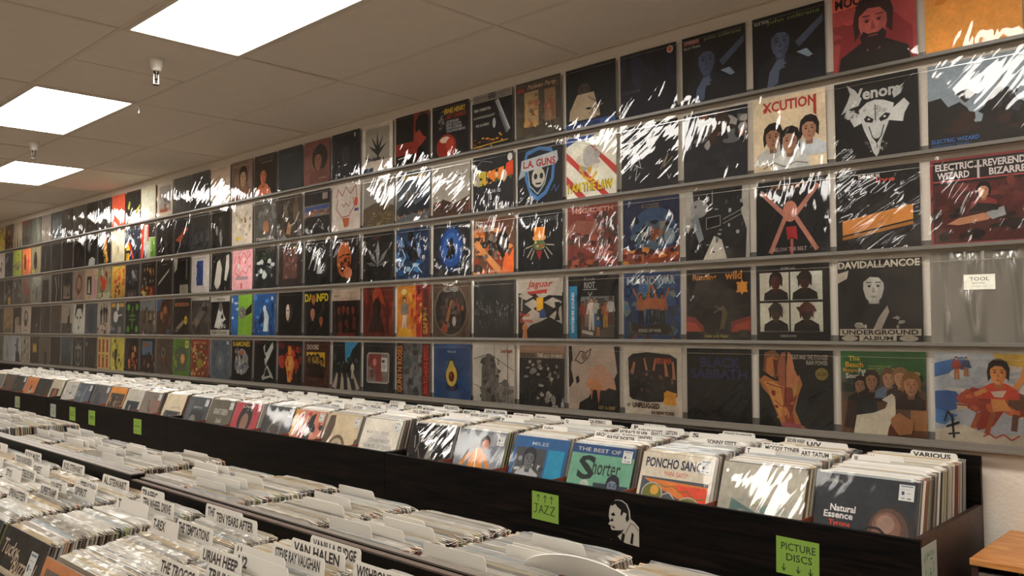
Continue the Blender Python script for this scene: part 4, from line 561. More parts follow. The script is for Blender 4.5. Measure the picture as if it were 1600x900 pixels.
for i, ((x, y), lb) in enumerate((((-3.237, -1.495), 'white and chrome sprinkler head between the first two ceiling lights'),
                                  ((-5.81, -1.295), 'small sprinkler head above the farthest ceiling light'))):
    t = empty('sprinkler', (x, y, CEIL)); tag(t, lb, 'sprinkler', 'ceiling sprinklers')
    s = MB(); s.lathe([(0.042, 0.004), (0.042, -0.002), (0.036, -0.012), (0.026, -0.05), (0.024, -0.062), (0.0, -0.062)], 20); s.build('escutcheon', M['white'], t)
    s = MB(); s.lathe([(0.013, -0.06), (0.013, -0.074), (0.009, -0.078), (0.008, -0.1), (0.012, -0.104), (0.0, -0.106)], 12); s.build('valve_body', M['brass'], t)
    s = MB(); s.box((-0.002, -0.014, -0.128), (0.002, -0.009, -0.075)); s.box((-0.002, 0.009, -0.128), (0.002, 0.014, -0.075)); s.box((-0.003, -0.014, -0.13), (0.003, 0.014, -0.126)); s.build('yoke', M['chrome'], t)
    s = MB(); s.lathe([(0.0, -0.129), (0.017, -0.13), (0.017, -0.133), (0.0, -0.134)], 14); s.build('deflector', M['brass'], t)
t = empty('ceiling_hook', (-4.22, -1.175, CEIL)); tag(t, 'tiny white hook hanging at the corner of the middle ceiling light', 'hook')
s = MB(); s.lathe([(0.006, 0), (0.006, -0.01), (0.002, -0.012), (0.002, -0.03), (0.007, -0.034), (0.007, -0.048), (0.0, -0.05)], 10); s.build('hook_body', M['white'], t)

# ------------------------------------------------------------------ wall ledges
Z5 = 1.156; PITCH_Z = 0.355; PITCH_X = 0.3506
rowz = lambda r: Z5+PITCH_Z*(5-r)
LX0, LX1 = -12.4, 2.6
names = ['top', 'second', 'third', 'fourth', 'bottom']
for r in range(1, 6):
    z = rowz(r)
    t = empty('wall_ledge', ((LX0+LX1)/2, 0, z)); L = (LX1-LX0)/2
    tag(t, 'long grey ledge along the wall under the %s row of records' % names[r-1], 'ledge', 'record ledges on the wall')
    mat = M['rail'] if r < 5 else M['moulding']
    a = MB(); a.box((-L, -0.034, -0.006), (L, WALL_Y, 0)); a.build('shelf_plate', mat, t, bevel=0.001)
    a = MB(); a.box((-L, WALL_Y-0.005, 0), (L, WALL_Y, 0.026)); a.build('back_flange', mat, t)
    a = MB()
    if r < 5: a.box((-L, -0.037, -0.011), (L, -0.034, 0.003))
    else: a.box((-L, -0.037, -0.022), (L, -0.034, 0.003)); a.box((-L, -0.041, -0.025), (L, -0.034, -0.014))
    a.build('front_lip', mat, t, bevel=0.001)
for r in range(1, 6):
    a = MB(); a.box((-7.5, -0.0005, -0.0005), (7.5, 0.0005, 0.0005))
    o = a.build('retaining_line', M['chrome'], None, (-4.9, -0.019, rowz(r)+0.298))
    tag(o, 'thin clear line strung across the tops of the %s row of records' % names[r-1], 'line', 'retaining lines across the rows')

# ------------------------------------------------------------------ clear bags (a few shapes, shared)
def bag_mesh(w, h, seed, amp=0.0022, top=0.01):
    rn = random.Random(seed); mb = MB(); n = 12
    ph = [rn.random()*6 for _ in range(6)]
    P = {}
    for i in range(n+1):
        for j in range(n+1):
            u, v = i/n, j/n
            y = amp*(math.sin(3.1*u+2.3*v*1.7+ph[0])*0.6+math.sin(5.7*u-4.1*v+ph[1])*0.4+0.3*math.sin(9*u+7*v+ph[2]))
            edge = min(u, 1-u, v, 1-v)*8
            y = y*min(1, edge)
            if v > 0.96: y += 0.001*math.sin(22*u+ph[3])
            P[i, j] = len(mb.v); mb.v.append((u*w, y-amp, v*h + (0.002*math.sin(13*u+ph[4]) if j == n else 0)))
    for i in range(n):
        for j in range(n):
            mb.f.append((P[i, j], P[i+1, j], P[i+1, j+1], P[i, j+1])); mb.c.append((1, 1, 1)); mb.mi.append(0)
    me = mb.mesh('plastic_bag', M['film'])
    me.polygons.foreach_set('use_smooth', [True]*len(me.polygons))
    return me
RW, RH = 0.318, 0.318
bags = [bag_mesh(RW+0.014, RH+0.016, k) for k in range(8)]
bags_flat = [bag_mesh(RW+0.012, RH+0.012, 50+k, 0.0008) for k in range(4)]
for me in bags_flat: me.materials[0] = M['film_flat']
bag_glare = bag_mesh(RW+0.012, RH+0.012, 91, 0.002)

def record(spec, name='record_sleeve', rw=RW, rh=RH, th=0.0045, sticker=None, mat=None, gain=1.2):
    mb = MB()
    body = spec.split(';')[0].strip() if spec else '888'
    mats = [mat or M['print'], M['cardboard']]
    bg = hexc(body) if spec != '#FOIL' else (0.3, 0.3, 0.28)
    mb.box((0, 0, 0), (rw, th, rh), bg, 0)
    for k in range(6): mb.c[k] = bg if k == 2 else tuple(0.5*x+0.12 for x in bg)
    ar = Art(mb, rw, rh, dz=0.0001)
    if spec == '#FOIL':
        mats[0] = M['foil']; mats.append(M['print']); ar.mi = 2
        ar.y -= 0.005; ar.rect(34, 60, 32, 17, 'd8d4c8'); ar.text(40, 70, 20, 4, '2a2a2a', 'TOOL', 0.0); ar.text(43, 66.5, 13, 1.6, '6a6a6a', 'ROCK MUSIC', 0); ar.text(42, 63, 15, 1.2, '8a8a8a', 'MADE IN USA', 0)
    else:
        ar.run(';'.join(spec.split(';')[1:]))
    mb.c = [tuple(min(0.88, gain*v**1.06) for v in c) for c in mb.c]
    o = mb.build(name, mats)
    if sticker:
        s = MB(); sx, sz, sw, sh = sticker
        s.box((sx, ar.y-0.0012, sz), (sx+sw, ar.y-0.0004, sz+sh), hexc('d4d4d0'))
        a2 = Art(s, sw, sh, sx, sz, ar.y-0.0012, 0.00008)
        a2.rect(10, 86, 80, 7, '6c7c90'); a2.rect(12, 70, 60, 3, 'a0a09c'); a2.rect(18, 36, 18, 22, '3a4664'); a2.rect(48, 44, 30, 5, '9c9c98'); a2.rect(20, 12, 20, 8, '8c8c8c'); a2.rect(56, 10, 26, 8, '6c6c6c')
        s.build('price_sticker', M['tag'], o)
        ar.y -= 0.0014
    return o, ar.y
def add_bag(o, y, me, dx=-0.006, dz=-0.003):
    b = bpy.data.objects.new('plastic_bag', me); COL.objects.link(b); b.parent = o
    b.location = (dx, y-0.0012, dz); return b

rn = random.Random(11)
for r, rows in enumerate((ROW1, ROW2, ROW3, ROW4, ROW5), 1):
    for k, ln in enumerate(rows.strip().split('\n')):
        desc, spec = ln.split('|', 1)
        o, y = record(spec.strip(), gain=1.35+max(0, k-8)*0.06)
        lean = 0.3 if r == 1 else (2.3 if k in (0, 3, 4, 8, 9, 10) else 0.2) if r == 2 else 1.0
        tilt = R(max(0, lean+rn.uniform(-0.5, 0.5)))
        x = -k*PITCH_X+0.007+rn.uniform(-0.004, 0.004)
        o.location = (x, -0.0095, rowz(r)+0.0012); o.rotation_euler = (-tilt, rn.uniform(-.004, .004), 0)
        bm_ = bags[rn.randrange(8)]
        if spec.strip() != '#FOIL': add_bag(o, y, bm_)
        else:
            mb = MB(); nu, nv = 60, 24; P = {}; W2 = RW+0.012
            folds = [(0.12, 0.05, 0.03), (0.3, 0.12, 0.05), (0.42, 0.02, 0.035), (0.55, -0.05, 0.04), (0.68, 0.14, 0.05), (0.8, 0.1, 0.03), (0.92, 0.04, 0.04)]
            for i in range(nu+1):
                for j in range(nv+1):
                    u, v = i/nu, j/nv; d = 0
                    for q, (fu, sl, wd) in enumerate(folds):
                        c0 = fu+sl*(1-v)**1.5+0.02*math.sin(5*v+q); d += (0.5+0.5*math.sin(2+q*2.1+3*v))*math.exp(-((u-c0)/wd)**2)
                    e_ = min(1, 12*min(u, 1-u, v, 1-v))
                    hide = 1-0.85*math.exp(-(((u-0.5)/0.22)**4+((v-0.68)/0.14)**4))
                    P[i, j] = len(mb.v); mb.v.append((u*W2-0.006, -0.001-0.011*d*e_*hide, v*(RH+0.012)-0.001))
            for i in range(nu):
                for j in range(nv): mb.f.append((P[i, j], P[i+1, j], P[i+1, j+1], P[i, j+1])); mb.c.append((.2, .2, .2)); mb.mi.append(0)
            fb = mb.build('foil_bag', M['foil'], o); fb.data.polygons.foreach_set('use_smooth', [True]*len(fb.data.polygons))
        where = 'in the %s row' % names[r-1]
        tag(o, desc+', '+where, 'record', 'records displayed on the wall ledges')

# ------------------------------------------------------------------ packed browser bins
def flap_pts(mb, x0, x1, y, z, tilt, rn, seg=12, hgt=0.007, c=(0.8, 0.8, 0.8), mi=0, sgn=1):
    """crinkled top edge of a plastic bag"""
    for k in range(seg):
        pass
    prev = None; base = rn.uniform(0.1, 0.9)
    for k in range(seg+1):
        u = x0+(x1-x0)*k/seg
        if k in (0, seg): h = -0.003
        else: h = hgt*(base+0.22*rn.random())
        yy = y+rn.uniform(-0.0012, 0.0012)
        cur = ((u, y-0.0042, z-0.004), (u, yy, z+h), (u, y+0.0042, z-0.004))
        if prev:
            mb.face([prev[0], cur[0], cur[1], prev[1]], c, mi); mb.face([prev[1], cur[1], cur[2], prev[2]], c, mi)
        prev = cur
SPINES = ['8c867c', 'a8a298', '746e66', 'b8b2a8', '98928a', '68625a', 'c0bab0', '807a72', 'b0a898', '908a80', '8a7a68', '5c4a3c', 'c8beae', '3a3430', '9c9488', '6c5c50', 'b8ac9c', '2a2626', '7c4c3c', 'a89880', '4c5058', 'd0c8b8', '6c3a30', '8c8c60', 'b09078', '5a5450']
TOPS = ['dcd8d0', 'd0ccc2', 'e4e0d8', 'dad6ce', 'd4d0c8', 'e0dcd4', 'd8d4c8', 'ccccc8', 'd6d2ca', 'c8c4bc', 'a8a49c', 'c8bca8', 'bcc0c0', 'd0c4ac', 'b0a898', '9ca0a0', 'd0ccc4', 'b4aca0', 'c4b090', 'a8acb0', '9c968c', 'ccc4b6']
def slab(mb, w, c, rn, mi0=0, seg=12):
    mb.box((0, 0, 0), (w, 0.004, RH), hexc(rn.choice(SPINES)), mi0)
    cc = hexc(rn.choice(TOPS))
    flap_pts(mb, -0.002, w+0.002, 0.002, RH, 0, rn, seg, c=cc, mi=mi0+1)
# the nearest ones: every record its own object with its bag as a part; a few shared shapes
proto = []
for k in range(14):
    rk = random.Random(200+k); a = MB(); a.box((0, 0, 0), (RW, 0.004, RH), hexc(SPINES[k % len(SPINES)])); me1 = a.mesh('record_sleeve', M['cardboard'])
    a = MB(); flap_pts(a, -0.002, RW+0.002, 0.002, RH, 0, rk, 14, c=hexc(TOPS[(k*5) % len(TOPS)])); me2 = a.mesh('plastic_bag', M['flap'])
    proto.append((me1, me2))
stuff = MB()
singles = 0
def pack(x0, yb0, yb1, z0, t0, t1, single, rn, grp=None, lbl=None, pitch=0.0078, drop=None):
    """records from front (yb0) to back (yb1); leaning by t degrees towards yb1"""
    global singles
    n = int(abs(yb1-yb0)/pitch); s = 1 if yb1 > yb0 else -1
    seg = 10
    wav = rn.random()*6
    for i in range(n):
        f = i/max(1, n-1)
        yb = yb0+(yb1-yb0)*f
        t = R(t0+(t1-t0)*f**0.8+rn.uniform(-0.35, 0.35))
        x = x0+0.004*math.sin(i*0.35+wav)+rn.uniform(-0.005, 0.005)
        z = z0+rn.uniform(-0.003, 0.004)+(drop(f) if drop else 0)
        if single and singles < 300-0:
            singles += 1
            me1, me2 = proto[rn.randrange(14)]
            o = bpy.data.objects.new('record_sleeve', me1); COL.objects.link(o)
            o.location = (x, yb, z); o.rotation_euler = (-t*s, 0, 0)
            b = bpy.data.objects.new('plastic_bag', me2); COL.objects.link(b); b.parent = o
            tag(o, lbl, 'record', grp)
        else:
            mt_ = Matrix.Translation((x, yb, z)) @ Matrix.Rotation(-t*s, 4, 'X')
            tmp = MB(); slab(tmp, RW, None, rn, 0, seg)
            i0 = len(stuff.v); stuff.v += [tuple(mt_ @ Vector(p)) for p in tmp.v]
            stuff.f += [tuple(i0+q for q in fc) for fc in tmp.f]; stuff.c += tmp.c; stuff.mi += tmp.mi
_cards = {}
def card_mesh(tx, tw, text='', scrib=0, th=0.026, face=1, big=1.0):
    key = (round(tx, 3), round(tw, 3), text, scrib, th, face)
    if key in _cards: return _cards[key]
    mb = MB(); W, H = 0.314, 0.318; T = 0.0012
    rc = 0.007
    out = [(0, 0), (W, 0), (W, H-0.004), (W-0.004, H), (min(W, tx+tw+0.003), H), (tx+tw, H+th-rc), (tx+tw-0.003, H+th-0.002), (tx+tw-rc, H+th), (tx+rc, H+th), (tx+0.004, H+th-0.002), (tx+0.001, H+th-rc), (max(0, tx-0.003), H), (0.004, H), (0, H-0.004)]
    c = hexc('d6d2ca')
    mb.face([(x, 0, z) for x, z in out], c); mb.face([(x, T, z) for x, z in out[::-1]], c)
    for (xa, za), (xb, zb) in zip(out, out[1:]+out[:1]): mb.face([(xa, 0, za), (xa, T, za), (xb, T, zb), (xb, 0, zb)], c)
    ar = Art(mb, tw, th, tx, H, 0, 0.0001)
    if text:
        L = len(text); w = min(86, 11.5*L*big); ar.text(6, 16, w, 66, '161618', text, 0.034)
    elif scrib:
        rs = random.Random(scrib); x = 8
        for k in range(rs.randrange(4, 9)):
            h = rs.uniform(25, 50); ww = rs.uniform(3, 7); ar.line('3a3a3c', 2.5, [(x, 30), (x+ww*0.3, 30+h), (x+ww, 32)]); x += ww+3
    _cards[key] = mb.mesh('divider_card', M['card']); return _cards[key]
def card(x0, yb, z0, tilt, me, label, grp, s=1):
    o = bpy.data.objects.new('divider_card', me); COL.objects.link(o)
    o.location = (x0, yb, z0); o.rotation_euler = (-R(tilt)*s, 0, 0)
    tag(o, label, 'divider card', grp); return o

# --- bins under the wall
UN = [(-2.39, 0.165), (-4.89, -2.39), (-7.39, -4.89), (-9.89, -7.39), (-12.39, -9.89)]
BZ = 0.788; FTOP = 0.95
pos = ['rightmost', 'second from the right', 'third from the right', 'fourth from the right', 'farthest']
slots = []
for u, (xa, xb) in enumerate(UN):
    t = empty('record_bin', ((xa+xb)/2, -0.365, 0)); og = t.location
    tag(t, 'long black stained record bin under the wall display, %s of the run' % pos[u], 'record bin', 'black record bins along the wall')
    g = 0.0015
    boxobj('front_panel', (xa+g, -0.69, 0.1), (xb-g, -0.672, FTOP-(0.004 if u == 0 else 0)), M['black'], t, 0.0015)
    boxobj('back_panel', (xa+g, -0.06, 0.1), (xb-g, -0.042, 1.118), M['black'], t)
    boxobj('side_panel', (xb-0.018-g, -0.672, 0.1), (xb-g, -0.042 if u else -0.040, FTOP), M['black'] if u else M['darkwood'], t, 0.0015)
    boxobj('side_panel', (xa+g, -0.672, 0.1), (xa+0.018+g, -0.042, FTOP), M['black'], t, 0.0015)
    boxobj('bin_floor', (xa+0.018+g, -0.672, BZ-0.015), (xb-0.018-g, -0.06, BZ), M['black'], t)
    boxobj('plinth', (xa+0.03, -0.63, 0), (xb-0.03, -0.09, 0.1), M['darkwood'], t)
    W = (xb-xa-0.036)/7
    for k in range(7):
        if k: boxobj('partition', (xb-0.018-W*k-0.002, -0.668, BZ), (xb-0.018-W*k+0.002, -0.062, FTOP-0.006), M['part'], t)
        slots.append((xb-0.018-W*(k+1), W, u))
FR = '''charcoal sleeve with big forehead and white title|33363b;e 76 48 24 26 3a3633;e 75 46 20 26 5c463c;e 73 52 14 16 7c5c4e;e 72 56 9 9 94786a;l 2c2422 2.5 50 46 56 51 66 51 72 46;e 63 43 9 4 34281f;e 62 43 6 2.6 8c8480;e 62 43 2.6 2.6 1c1816;T 16 62 26 7 d0ccc8 Natural;T 10 55 30 7 d0ccc8 Essence;T 16 46 22 7 c04838 Tyrone;l 6c6a60 1 4 92 8 95 14 93;t 10 91 16 3 8c8878 BLUE NOTE|s
plain white sleeve with pale teal patch|d8d4c8;p 8caaa8 16 60 30 54 50 46 30 40 14 40;p a0b8b4 50 52 64 60 62 50 54 46;n 2 10 20 40 60 20 8 3 d8d4cc,c8ccc4,ccc8b8|
cream sleeve with navy title over orange hat|c8beac;r 4 0 92 70 4c545c;T 6 82 78 12 2c3a50 PONCHO SANC;t 34 73 34 6 b85848 *PAPA GATO*;p c8783c 6 68 96 66 96 40 84 40 60 48 30 58;p d05038 50 64 96 64 96 46 74 46;p 8c4848 30 56 96 36 96 40 84 40;l 7c6c30 1.4 20 64 40 60 50 62 60 56 70 58 80 50 94 52;e 22 50 15 14 b0a8a0;e 22 50 13.5 12.5 6c7038;e 25 55 6 6 c89840;e 74 40 16 12 b0a8a0;e 74 40 14.5 10.5 6c7038;e 76 42 6 5 c89840;l b0a8a0 1.4 36 50 46 54 58 44|s
teal green sleeve with tall black lettering|6c9c84;r 0 88 100 12 2c4c78;t 8 91 70 5 b8b8b0 THE BEST OF;T 14 54 28 32 25302c S;t 38 62 44 20 2a302c horter;r 44 0 54 52 363c48;b 74 22 1.3 6c7888 23262e a8acb0;e 30 46 8 8 a8b0a4|s
blue sleeve with grey photo and turquoise side|34608c;r 6 0 56 84 4c4e50;n 5 26 8 20 50 50 7 6 8c8c8c,b0b0b0,3c3e40,6c6c6c;b 34 36 1.5 6c6c6c 34363a a8a8a8;r 66 10 30 74 2c88a8;n 3 14 60 0 38 46 6 6 5c9c98,b8c4c4,4c8cb0;t 34 88 30 5 a8b8c4 MILES|
grey blue sleeve with performer in orange top|7c8086;n 3 14 0 30 100 70 14 10 848890,74787c,8c8e90;p c88840 30 40 34 66 46 76 58 70 64 40;l c08448 7 32 66 16 46;l c08448 7 60 66 76 46;e 58 84 10 10 3c3434;e 60 80 7 8 b87c64;l d8c0a0 3 44 74 48 44|s
black sleeve with white bare branches|393b3c;n 4 10 0 0 100 100 14 14 404244,323435;p b0aca4 44 90 54 90 52 66 58 50 50 40 44 44 48 64;l a8a49c 3 10 80 16 60;l a8a49c 3 18 86 24 70 20 54;l 9c9890 2 24 60 36 40;l 9c9890 3 54 56 66 30;l a8a49c 2 4 50 10 34;t 8 92 60 3 8c8c88 LIVE IN CONCERT|s
cream white sleeve with faint grey lettering|cfc9bc;e 50 50 36 26 c0bcb4;t 12 74 60 5 8c8c88 MUSIC FOR STRINGS;t 24 60 54 6 84847f STEPHANE WRIGHT;t 10 50 78 6 8c8c88 THE MUSIC OF STEVENS;t 12 42 70 3 9c9c98 STRINGS QUARTET|s
beige sleeve with brown arch and profile head|c0b094;p 5c4c40 0 60 6 96 22 98 26 80 22 60 10 40 0 40;e 46 30 28 34 6c5c4c;e 46 30 22 28 b0a08a;e 46 30 15 20 8c7864;e 46 30 9 12 a8967c;p 5c4c40 80 0 96 60 100 60 100 0;l 5c4c40 1.4 70 20 72 44 84 48|s
orange red sleeve with black figure and white loops|c08068;p d09840 0 0 14 100 0 100;n 5 20 14 10 80 84 8 9 a83c40,a8484c,34363a,c88878;l d8d0c8 3 10 50 20 90 30 96 34 60 40 56 46 90;l d8d0c8 3 16 50 26 84 30 50;p 34363a 40 0 46 60 56 90 70 96 66 50 80 0;e 54 60 7 9 d0c8c0|s
dark grey sleeve with brown folded arms|4a4c4e;l 7c6c60 6 20 30 30 60 50 84 64 80 66 50 54 20;l 7c6c60 5 26 44 44 52 60 40;e 44 50 9 9 5c5048|s
red sleeve with long haired performer|a84a50;e 50 66 26 34 34302f;e 50 60 15 19 8c6c5c;n 4 16 30 10 44 40 5 6 b0a8a0,6c5c54,8c5048;T 30 90 40 5 b0a8a0 LIVE|
olive grey sleeve with pale condensed title|645f54;T 20 68 60 13 aca69c GRANT GREEN;T 42 50 22 10 aca69c Solid|s
slate sleeve with round head in dark glasses|4e5255;r 8 0 18 92 5c6064;r 30 10 60 60 3c3e40;e 44 48 14 12 7c786c;r 32 40 26 6 34363a;T 34 74 40 5 a8a8a4 JIMMY DALE;n 3 12 20 20 60 20 5 8 a09890,34363a|s
cream sleeve with tinted group photo|c4b8a0;r 14 0 80 60 4c4c4c;n 4 26 16 10 74 46 7 7 8c6450,a8907c,5c6468,9c5c44;t 40 66 44 4 8c8474 QUARTET|
grey pink sleeve with brown curling shape|80766e;l 5c4c44 5 40 80 46 60 60 50 66 34;r 60 20 36 60 8a6c60;t 40 86 30 5 5c544c LIVE|s
white sleeve with black square photo|b8b2a6;r 14 0 74 70 3a3e44;l a8a8a4 5 34 10 40 60;n 3 8 24 10 30 40 6 7 7c8084,5c6064|s
orange topped sleeve with grid of brown faces|c88840;r 6 0 88 84 544a42;n 4 26 10 6 80 70 8 8 7c6c5c,3c3632,8c7864|
dusty grey sleeve with dim portrait|5c5c5c;n 4 14 10 10 80 80 10 12 6c6460,4c4e50;e 40 60 18 20 4c4e52|s
blue grey sleeve with pale crack line|586068;l a0a4a8 4 60 90 50 60 64 30;n 4 8 0 60 60 34 8 8 8c9094,6c7880|s
white sleeve with grey sketch|b0aca4;n 4 14 10 20 60 60 8 9 6c6c6c,8c8c8a,c0bcb4;t 50 84 40 6 4c6080 KINGS|
cream sleeve with brown framed portrait|a8a08c;r 16 0 60 74 443a34;e 46 54 14 20 8c6450;e 46 58 6 8 a84c3c|s
black sleeve with small white shapes|363431;n 4 10 20 20 60 60 6 8 8c8880,4c4a46|
orange sleeve with pale round portrait|b07044;e 60 50 18 22 a8988c;e 58 66 8 10 4c4040;r 0 90 100 10 b88050|
dark grey sleeve with soft brown blur|3c3a37;n 4 8 20 10 60 60 12 10 4c4844,544a40|s
brown sleeve packed at the far left|584a40;n 4 8 20 10 60 60 12 10 6c5c4c,443a34|
grey sleeve packed at the far left|6c6a66;n 4 8 20 10 60 60 12 10 7c7874,545250|
tan sleeve packed at the far left|8c7c68;n 4 8 20 10 60 60 12 10 9c8c74,6c5e50|'''.split('\n')
rn = random.Random(21)
# writing on the cards of the nearest wall bins: slot, place from front 0 to back 1, tab start, tab width, words
WC = {0: [(0.9, 0.15, 0.155, 'VARIOUS'), (0.45, 0.02, 0.13, 'W'), (0.55, 0.06, 0.12, 'V')],
      1: [(0.97, 0.02, 0.13, 'GROVER WASHINGTON'), (0.88, 0.12, 0.17, 'U/V'), (0.42, 0.19, 0.12, 'ART TATUM'), (0.3, 0.0, 0.12, 'T'), (0.6, 0.0, 0.14, 'TRANE'), (0.5, 0.03, 0.16, 'MCCOY TYNER')],
      2: [(0.97, 0.1, 0.15, 'SONNY SHARROCK'), (0.74, 0.0, 0.28, 'S'), (0.5, 0.14, 0.15, 'SONNY STITT'), (0.8, 0.12, 0.17, '')],
      3: [(0.96, 0.06, 0.12, 'ROLLINS'), (0.86, 0.02, 0.28, 'R'), (0.74, 0.17, 0.145, 'LONNIE LISTON'), (0.7, 0.1, 0.15, 'SHIRLEY SCOTT'), (0.55, 0.05, 0.17, 'HORACE SILVER'), (0.35, 0.12, 0.18, 'PHAROAH SANDERS'), (0.22, 0.08, 0.17, 'WAYNE SHORTER'), (0.3, 0.0, 0.15, 'ARCHIE SHEPP')],
      4: [(0.95, 0.1, 0.14, 'QUEBEC'), (0.3, 0.04, 0.15, ''), (0.8, 0.0, 0.16, 'Q')],
      5: [(0.93, 0.12, 0.17, ''), (0.7, 0.02, 0.15, 'N'), (0.5, 0.05, 0.16, 'P'), (0.85, 0.0, 0.14, 'NEWMAN')],
      6: [(0.95, 0.1, 0.17, 'GERRY MULLIGAN'), (0.75, 0.02, 0.13, 'MINGUS'), (0.45, 0.02, 0.15, 'M'), (0.6, 0.14, 0.15, 'MODERN QUARTET')],
      7: [(0.95, 0.16, 0.13, 'THELONIOUS'), (0.7, 0.1, 0.14, 'MORGAN'), (0.45, 0.14, 0.16, 'PAUL DESMOND'), (0.25, 0.02, 0.15, ''), (0.8, 0.0, 0.14, 'MILES')],
      8: [(0.9, 0.05, 0.15, 'KRALL'), (0.7, 0.15, 0.14, 'LEWIS'), (0.5, 0.08, 0.15, 'PASCAL'), (0.3, 0.02, 0.14, 'LATEEF')]}
def bin_word(i): return '%s wall bin from right' % ordinal(i)
n_slots = 28
for i in range(n_slots):
    x0, W, u = slots[i]
    xs = x0+(W-RW)/2
    full = -0.655 if i in (0, 1, 2, 3) else -0.655+rn.uniform(0, 0.03)
    t0 = 20 if i else 18.5
    # front record, cover towards the shop
    ds, sp, st = FR[i].split('|')
    o, y = record(sp, sticker=(0.262, 0.258, 0.046, 0.05) if st == 's' else None)
    if st == 's' and i < 7: pass
    o.location = (xs+rn.uniform(-0.008, 0.004), full, BZ+0.001); o.rotation_euler = (-R(t0+1.0), 0, 0)
    add_bag(o, y, bag_glare if i in (1, 6) else bags_flat[i % 4])
    tag(o, ds+', front of '+bin_word(i), 'record', 'front records of the wall bins')
    pack(xs, full+0.014, -0.13, BZ+0.001, t0, 5, False, rn, 'records packed in the nearest wall bin', 'record packed upright behind the charcoal sleeve with the big forehead', pitch=0.0085)
    cs = WC.get(i)
    if not cs: cs = [(rn.uniform(0.25, 0.98), rn.choice((0.0, 0.05, 0.12, 0.16)), rn.uniform(0.12, 0.15), '') for _ in range(7)]
    cs = sorted(cs)
    for q, (f, tx, tw, tt) in enumerate(cs):
        tt_ = t0+(5-t0)*f**0.8
        me = card_mesh(tx, min(tw, 0.312-tx), tt, 0 if tt else rn.randrange(1, 9) if rn.random() < 0.6 else 0)
        d = 'white divider card, %s, %s from the front, %s' % ('handwritten tab' if tt else 'plain tab', ordinal(q), bin_word(i))
        card(xs+rn.uniform(0, 0.003), full+0.018+(-0.13-full-0.018)*f, BZ+0.0015, tt_, me, d, 'divider cards in the wall bins')

# --- island fixture in the foreground: far side faces the wall, near side faces the camera
IB = lambda n: -0.385-0.36*n
IZ = 0.787
t = empty('record_bin', (-3.0, -2.45, 0)); tag(t, 'black foreground record bin, near side with lettered divider cards', 'record bin', 'foreground record bins')
xa, xb = IB(14), IB(-4)
boxobj('front_panel', (xa, -2.80, 0.1), (xb, -2.782, 0.94), M['black'], t)
boxobj('bin_floor', (xa, -2.782, IZ-0.017), (xb, -2.222, IZ-0.002), M['black'], t)
boxobj('back_panel', (xa, -2.222, 0.1), (-1.70, -2.200, 1.124), M['black'], t)
boxobj('back_panel', (-1.698, -2.222, 0.1), (xb, -2.206, 1.108), M['black'], t)
boxobj('top_edge', (-1.698, -2.222, 1.108), (xb, -2.206, 1.112), M['rawedge'], t)
boxobj('top_edge', (xa, -2.222, 1.124), (-1.70, -2.200, 1.128), M['boardgrey'], t)
boxobj('plinth', (xa+0.05, -2.74, 0), (xb-0.05, -2.23, 0.1), M['darkwood'], t)
boxobj('side_panel', (xb, -2.80, 0.1), (xb+0.018, -2.2, 0.94), M['black'], t)
for n in range(-3, 14): boxobj('partition', (IB(n)-0.002, -2.778, IZ), (IB(n)+0.002, -2.224, 0.92), M['part'], t)
t = empty('record_bin', (-3.0, -1.95, 0)); tag(t, 'black foreground record bin, far side facing the wall display', 'record bin', 'foreground record bins')
boxobj('front_panel', (xa, -1.70, 0.1), (xb, -1.682, 0.94), M['black'], t)
boxobj('bin_floor', (xa, -2.176, IZ-0.017), (xb, -1.70, IZ-0.002), M['black'], t)
boxobj('back_panel', (xa, -2.198, 0.1), (-1.70, -2.178, 1.124), M['black'], t)
boxobj('back_panel', (-1.698, -2.194, 0.1), (xb, -2.178, 1.110 ), M['black'], t)
boxobj('top_edge', (-1.698, -2.194, 1.110 ), (xb, -2.178, 1.114), M['boardgrey'], t)
boxobj('top_edge', (xa, -2.198, 1.124), (-1.70, -2.178, 1.128), M['boardgrey'], t)
boxobj('plinth', (xa+0.05, -2.17, 0), (xb-0.05, -1.74, 0.1), M['darkwood'], t)
boxobj('side_panel', (xb, -2.2, 0.1), (xb+0.018, -1.682, 0.94), M['black'], t)
for n in range(-3, 14): boxobj('partition', (IB(n)-0.002, -2.176, IZ), (IB(n)+0.002, -1.702, 0.92), M['part'], t)
# near side
NF = {1: ('grey brown sleeve with orange border and pencil marks, near bin|6a6058;r 0 93 100 7 b87c50;r 0 0 7 100 b87c50;n 5 16 30 10 60 66 12 10 7c4438,8c4c3c,5c544c;l 8c8478 1.5 12 84 30 80|'),
      2: ('black sleeve with cream script title and chalk line heads|26231f;n 4 10 0 0 100 60 10 12 2c2825,3c2420;r 10 66 62 3 a89884;r 8 68 60 2.4 b8a894;I 8 76 38 15 b8a894 Tucky;I 40 70 50 14 b8a894 Buzzard;l a09484 1.2 4 30 8 52 24 58 36 44 40 20 36 4;l a09484 1.2 50 14 56 34 70 38 80 24 80 4;n 8 10 6 24 28 28 5 6 5c564c,4c463e|s'),
      3: ('near black sleeve with grey glints, front of left near bin|2c2f31;p 4c5054 0 60 20 100 30 100 10 50;n 5 8 0 0 100 90 12 12 34373a,25282a|')}  # the slanted paler band is a glint painted into the cover
rn = random.Random(33)
